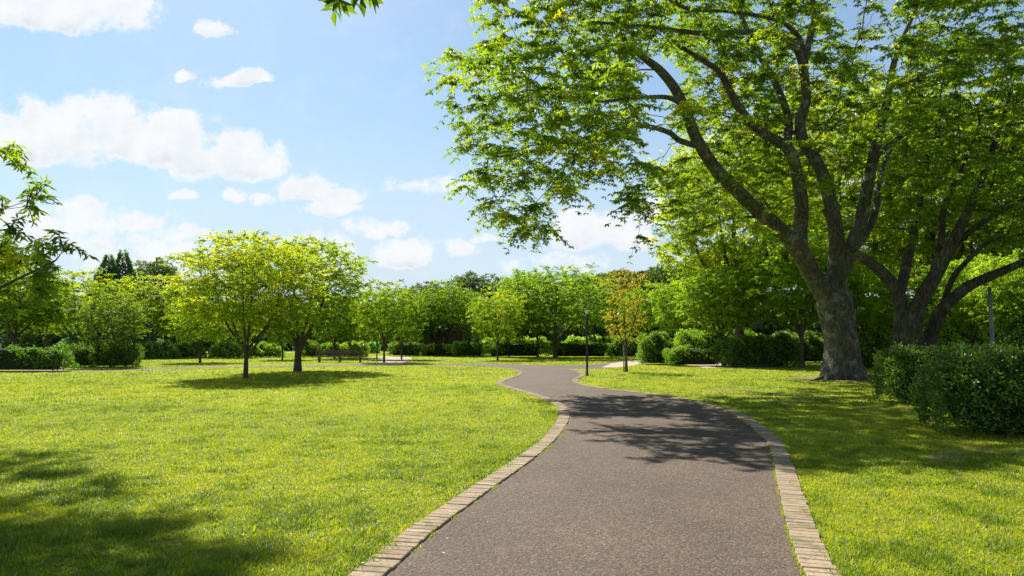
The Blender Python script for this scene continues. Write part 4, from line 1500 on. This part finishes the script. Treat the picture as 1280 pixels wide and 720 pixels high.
# long upper bough reaching over the camera's view to the sprig at the top
l4 = sk.limb([sk.p[t0[-1]], np.array([1.6, -.4, 4.4]), np.array([4.0, -1.0, 5.3]), np.array([5.4, -1.5, 5.2]), nl(420, -40, 4.9), nl(436, -8, 4.8)], [.08, .06, .045, .03, .012, .006], t0[-1], n=6)
att = []
for (x, y, Y) in [(10, 192, 6.2), (28, 205, 6.1), (8, 262, 6.1), (38, 258, 6.0), (48, 248, 6.1), (15, 290, 6.2), (85, 312, 6.0), (60, 322, 6.0), (30, 330, 6.1), (12, 335, 6.2), (45, 345, 6.2), (0, 350, 6.0), (20, 365, 6.3),
                  (-20, 230, 6.2), (-30, 280, 6.3), (-40, 320, 6.2), (-30, 350, 6.5), (0, 385, 6.6), (-30, 400, 6.8), (-70, 360, 6.5), (-80, 260, 6.5), (-90, 190, 6.6), (-50, 170, 6.5), (5, 310, 6.4), (-10, 340, 6.6), (10, 385, 6.8), (-15, 370, 6.7), (-45, 385, 7), (-60, 300, 6.8), (30, 385, 7), (-20, 410, 7.2), (-60, 420, 7.2), (50, 330, 6.4), (0, 330, 6.6)] + [(rs.uniform(-40, 62), rs.uniform(310, 390), rs.uniform(6.3, 7.8)) for _ in range(12)]:
    att.append(nl(x - 5, y, Y))
extra = sample_ell((0, .2, 4.2), (2.4, 2.4, 2.0), 600, rs)
pxx, pyy, _ = project(extra + NB)
extra = extra[(pxx < -45) | (pyy < -110)]
extra = poisson(extra, .5, 90)
att = np.array(att)
near = make_tree('near_tree', NB, sk, np.vstack([att, extra]), rs, BARK_THIN, LEAF,
                 dict(ntw=4, twl=.22, nleaf=4, whorl=4, leafL=.10, leafW=.30, zsq=.8, droop=.05, tint_mu=.42, tint_sd=.12, rnd=.6), r0=.0028, seg=.18, wob=.015, alpha=.3, min_pl=1.5)
tag(near, 'near tree at the left edge with narrow pointed leaves hanging into view', 'tree')
# the sprig hanging at the top edge
Vv, Fv, Tv, tw = spray(np.array([nl(424, 0, 4.8), nl(444, -3, 4.8), nl(464, -4, 4.75)]), norm(np.array([[.1, 0, -1.0], [.2, 0, -1], [.4, 0, -.8]])), rs, 3, .09, 2, 3, .15, .36, zsq=.6, droop=.1, tint_mu=.22, tint_sd=.05, rnd=.5)
sp_ = np_mesh('hanging_sprig', Vv, Fv, LEAF, near, {'tint': Tv})
Vt_, Ft_ = tube_arrays(tw + [(np.array([nl(436, -10, 4.8), nl(424, 0, 4.8)]), np.array([.004, .003])), (np.array([nl(420, -40, 4.9), nl(444, -3, 4.8), nl(464, -4, 4.75)]), np.array([.006, .004, .003]))], lambda q: 4)
np_mesh('twig', Vt_, Ft_, BARK_THIN, near)

# tall tree left of the frame: only its shade falls on the near lawn
rs = np.random.RandomState(71)
TB = np.array([-15.5, 14.0, 0.0])
sk = Skel()
t0 = sk.limb([(0, 0, -.2), (.1, 0, 3), (.3, 0, 6.5)], [.42, .34, .28], n=4)
for k, (ex, ey, ez) in enumerate([(6, -1, 12), (4, 3, 13.5), (7, -3, 10.5), (-1, 0, 13), (8, 1, 13)]):
    sk.limb([sk.p[t0[-1]], np.array([ex * .45, ey * .4, 9.6]), np.array([ex, ey, ez])], [.2, .14, .06], t0[-1], n=5)
c = np.concatenate([sample_ell((-11.0, 16.5, 13.3), (7.5, 6.0, 2.8), 9000, rs), sample_ell((-7.5, 12.3, 10.2), (5.2, 4.6, 2.6), 6000, rs)])
pxx, pyy, dpp = project(c)
sx = c[:, 0] + SHX * c[:, 2]; sy = c[:, 1] + SHY * c[:, 2]
# shade edge traced on the lawn
edge = crom(gxy([(-400, 545), (0, 562), (60, 566), (130, 582), (190, 606), (250, 628), (310, 645), (360, 672), (400, 700), (430, 730)]), 4)
lim = np.interp(sx, edge[:, 0], edge[:, 1])
nz = fbm(sx, sy, .9, 15, 3) - .5
ok = ((pyy < -75) | (dpp < 0) | (pxx < -120)) & ~((sx < -.76 * sy) & (sy < 6.2)) & (sy > 4.2) & (sy < lim - .45 + nz * 1.3) & (sx < -1.9) & (fbm(sx, sy, .85, 25, 2) > .455)
c = c[ok]; rs.shuffle(c)
at = poisson(c, .72, 330) - TB
print('shade tree attractors', len(at))
ov = make_tree('tall_shade_tree', TB, sk, at, rs, BARK, LEAF, dict(ntw=5, twl=.7, nleaf=5, whorl=4, leafL=.15, leafW=.42, zsq=.35, droop=.2, tint_mu=.45, tint_sd=.12),
               r0=.008, seg=.5, alpha=.2, min_pl=6.0)
tag(ov, 'tall tree beyond the left edge whose crown shades the near lawn', 'tree')

# ------------------------------------------------------------ street furniture
import bmesh


class MB:
    def __init__(self): self.bm = bmesh.new()

    def box(self, c, s, rot=None, bev=.004):
        r = bmesh.ops.create_cube(self.bm, size=1)
        vs = r['verts']
        bmesh.ops.scale(self.bm, vec=s, verts=vs)
        if bev:
            es = list({e for v in vs for e in v.link_edges})
            rb = bmesh.ops.bevel(self.bm, geom=es, offset=min(bev, min(s) * .3), segments=2, affect='EDGES')
            vs = list({v for f in rb['faces'] for v in f.verts} | {v for v in vs if v.is_valid})
        if rot is not None: bmesh.ops.rotate(self.bm, cent=(0, 0, 0), matrix=rot, verts=vs)
        bmesh.ops.translate(self.bm, vec=c, verts=vs)
        return self

    def lathe(self, prof, seg=24, c=(0, 0, 0)):
        rings = []
        for r, z in prof:
            rings.append([self.bm.verts.new((c[0] + r * math.cos(2 * math.pi * k / seg), c[1] + r * math.sin(2 * math.pi * k / seg), c[2] + z)) for k in range(seg)])
        for a, b in zip(rings, rings[1:]):
            for k in range(seg):
                self.bm.faces.new((a[k], a[(k + 1) % seg], b[(k + 1) % seg], b[k]))
        self.bm.faces.new(rings[0][::-1]); self.bm.faces.new(rings[-1])
        return self

    def build(self, name, mat, parent=None, smooth=False):
        bmesh.ops.recalc_face_normals(self.bm, faces=self.bm.faces)
        me = bpy.data.meshes.new(name); self.bm.to_mesh(me); self.bm.free()
        me.materials.append(mat)
        if smooth:
            for p in me.polygons: p.use_smooth = True
        return link(bpy.data.objects.new(name, me), parent)


lb = G(734, 470)
lamp = empty('lamp_post', lb)
LH = P(734, 386, lb[1])[2]
MB().lathe([(.085, -.05), (.085, .02), (.06, .04), (.055, .12), (.05, .14), (.045, 1.2), (.040, LH - .35), (.028, LH - .34), (.028, LH - .22)], 20).build('pole', IRON, lamp, True)
MB().lathe([(.03, LH - .24), (.05, LH - .22), (.09, LH - .12), (.10, LH - .05), (.10, LH - .045)], 20).build('lamp_lens', GLASSY, lamp, True)
MB().lathe([(.11, LH - .045), (.21, LH - .03), (.21, LH - .012), (.06, LH), (.01, LH + .01)], 24).build('lamp_cap', IRON, lamp, True)
tag(lamp, 'slim black lamp post with flat round cap beside the bend of the path', 'lamp post')

pb = P(1241, 440, 22.5); pb[2] = 0
pole = empty('utility_pole', pb)
PH = P(1241, 360, pb[1])[2]
MB().lathe([(.10, -.05), (.10, .03), (.062, .05), (.060, 2.4), (.052, PH)], 20).build('pole', STEEL, pole, True)
MB().lathe([(.068, 1.9), (.072, 1.905), (.072, 1.97), (.068, 1.975)], 20).build('band', STEEL, pole, True)
MB().lathe([(.055, PH - .01), (.058, PH), (.02, PH + .05)], 20).build('pole_cap', STEEL, pole, True)
tag(pole, 'plain grey metal pole rising behind the front hedge at right', 'pole')

# tree wrap and stake on the sapling
sb = G(783, 465)
st = empty('tree_stake', (sb[0] - .13, sb[1] - .05, 0))
MB().lathe([(.035, -.2), (.035, 1.28), (.03, 1.32), (.01, 1.33)], 12).build('stake', mat_plain('pale_stake', (.30, .24, .17), .9, 0, .3, 14, .004), st, True)
MB().lathe([(.045, 1.02), (.050, 1.03), (.050, 1.09), (.045, 1.10)], 12).build('tie', mat_plain('tie_rope', (.12, .09, .06), .95), st, True)
tag(st, 'short pale wooden stake tied to the bronze leaved sapling', 'tree stake')

# long park bench, seen from the side of its back
bb = G(425, 453)
bench = empty('park_bench', bb, .05)
W2 = 3.7
for k in range(3):
    MB().box((0, -.28 + k * .15, .44), (W2, .125, .04)).build('seat_slat', WOOD, bench)
for k in range(2):
    MB().box((-.10, .22 + .03 * k, .66 + k * .16), (W2 - .3, .035, .12), bev=.006).build('back_slat', WOOD, bench)
for sx_ in (-1.45, 0.0, 1.45):
    MB().box((sx_, -.26, .21), (.08, .08, .42)).build('leg', WOOD, bench)
    MB().box((sx_, .14, .21), (.08, .08, .42)).build('leg', WOOD, bench)
    MB().box((sx_, -.06, .395), (.07, .5, .05)).build('seat_bearer', WOOD, bench)
    MB().box((sx_, .19, .60), (.07, .05, .56)).build('back_post', WOOD, bench)
tag(bench, 'long weathered wooden bench beside the cross path behind the lawn trees', 'bench')

# timber hut behind the trees
hb = P(556, 440, 74); hb[2] = 0
hut = empty('timber_hut', hb)
MB().box((0, 0, 1.25), (4.4, 3, 2.5), bev=.01).build('wall', WALLM, hut)
POSTM = mat_plain('pale_posts', (.20, .16, .15), .85, 0, .2, 6, .003)
for k in range(5):
    MB().box((-2.1 + k * 1.05, -1.55, 1.25), (.14, .10, 2.5)).build('post', POSTM, hut)
m_ = MB(); bm = m_.bm
rv = [bm.verts.new(v) for v in [(-2.6, -2, 2.5), (2.6, -2, 2.5), (2.6, 2, 2.5), (-2.6, 2, 2.5), (-2.2, 0, 3.4), (2.2, 0, 3.4)]]
for q in [(0, 1, 5, 4), (1, 2, 5), (2, 3, 4, 5), (3, 0, 4), (3, 2, 1, 0)]: bm.faces.new([rv[i_] for i_ in q])
m_.build('roof', ROOFM, hut)
MB().box((.5, -1.53, 1.0), (.8, .05, 2.0)).build('door', ROOFM, hut)
tag(hut, 'small brown timber hut half hidden behind the far trees', 'hut')
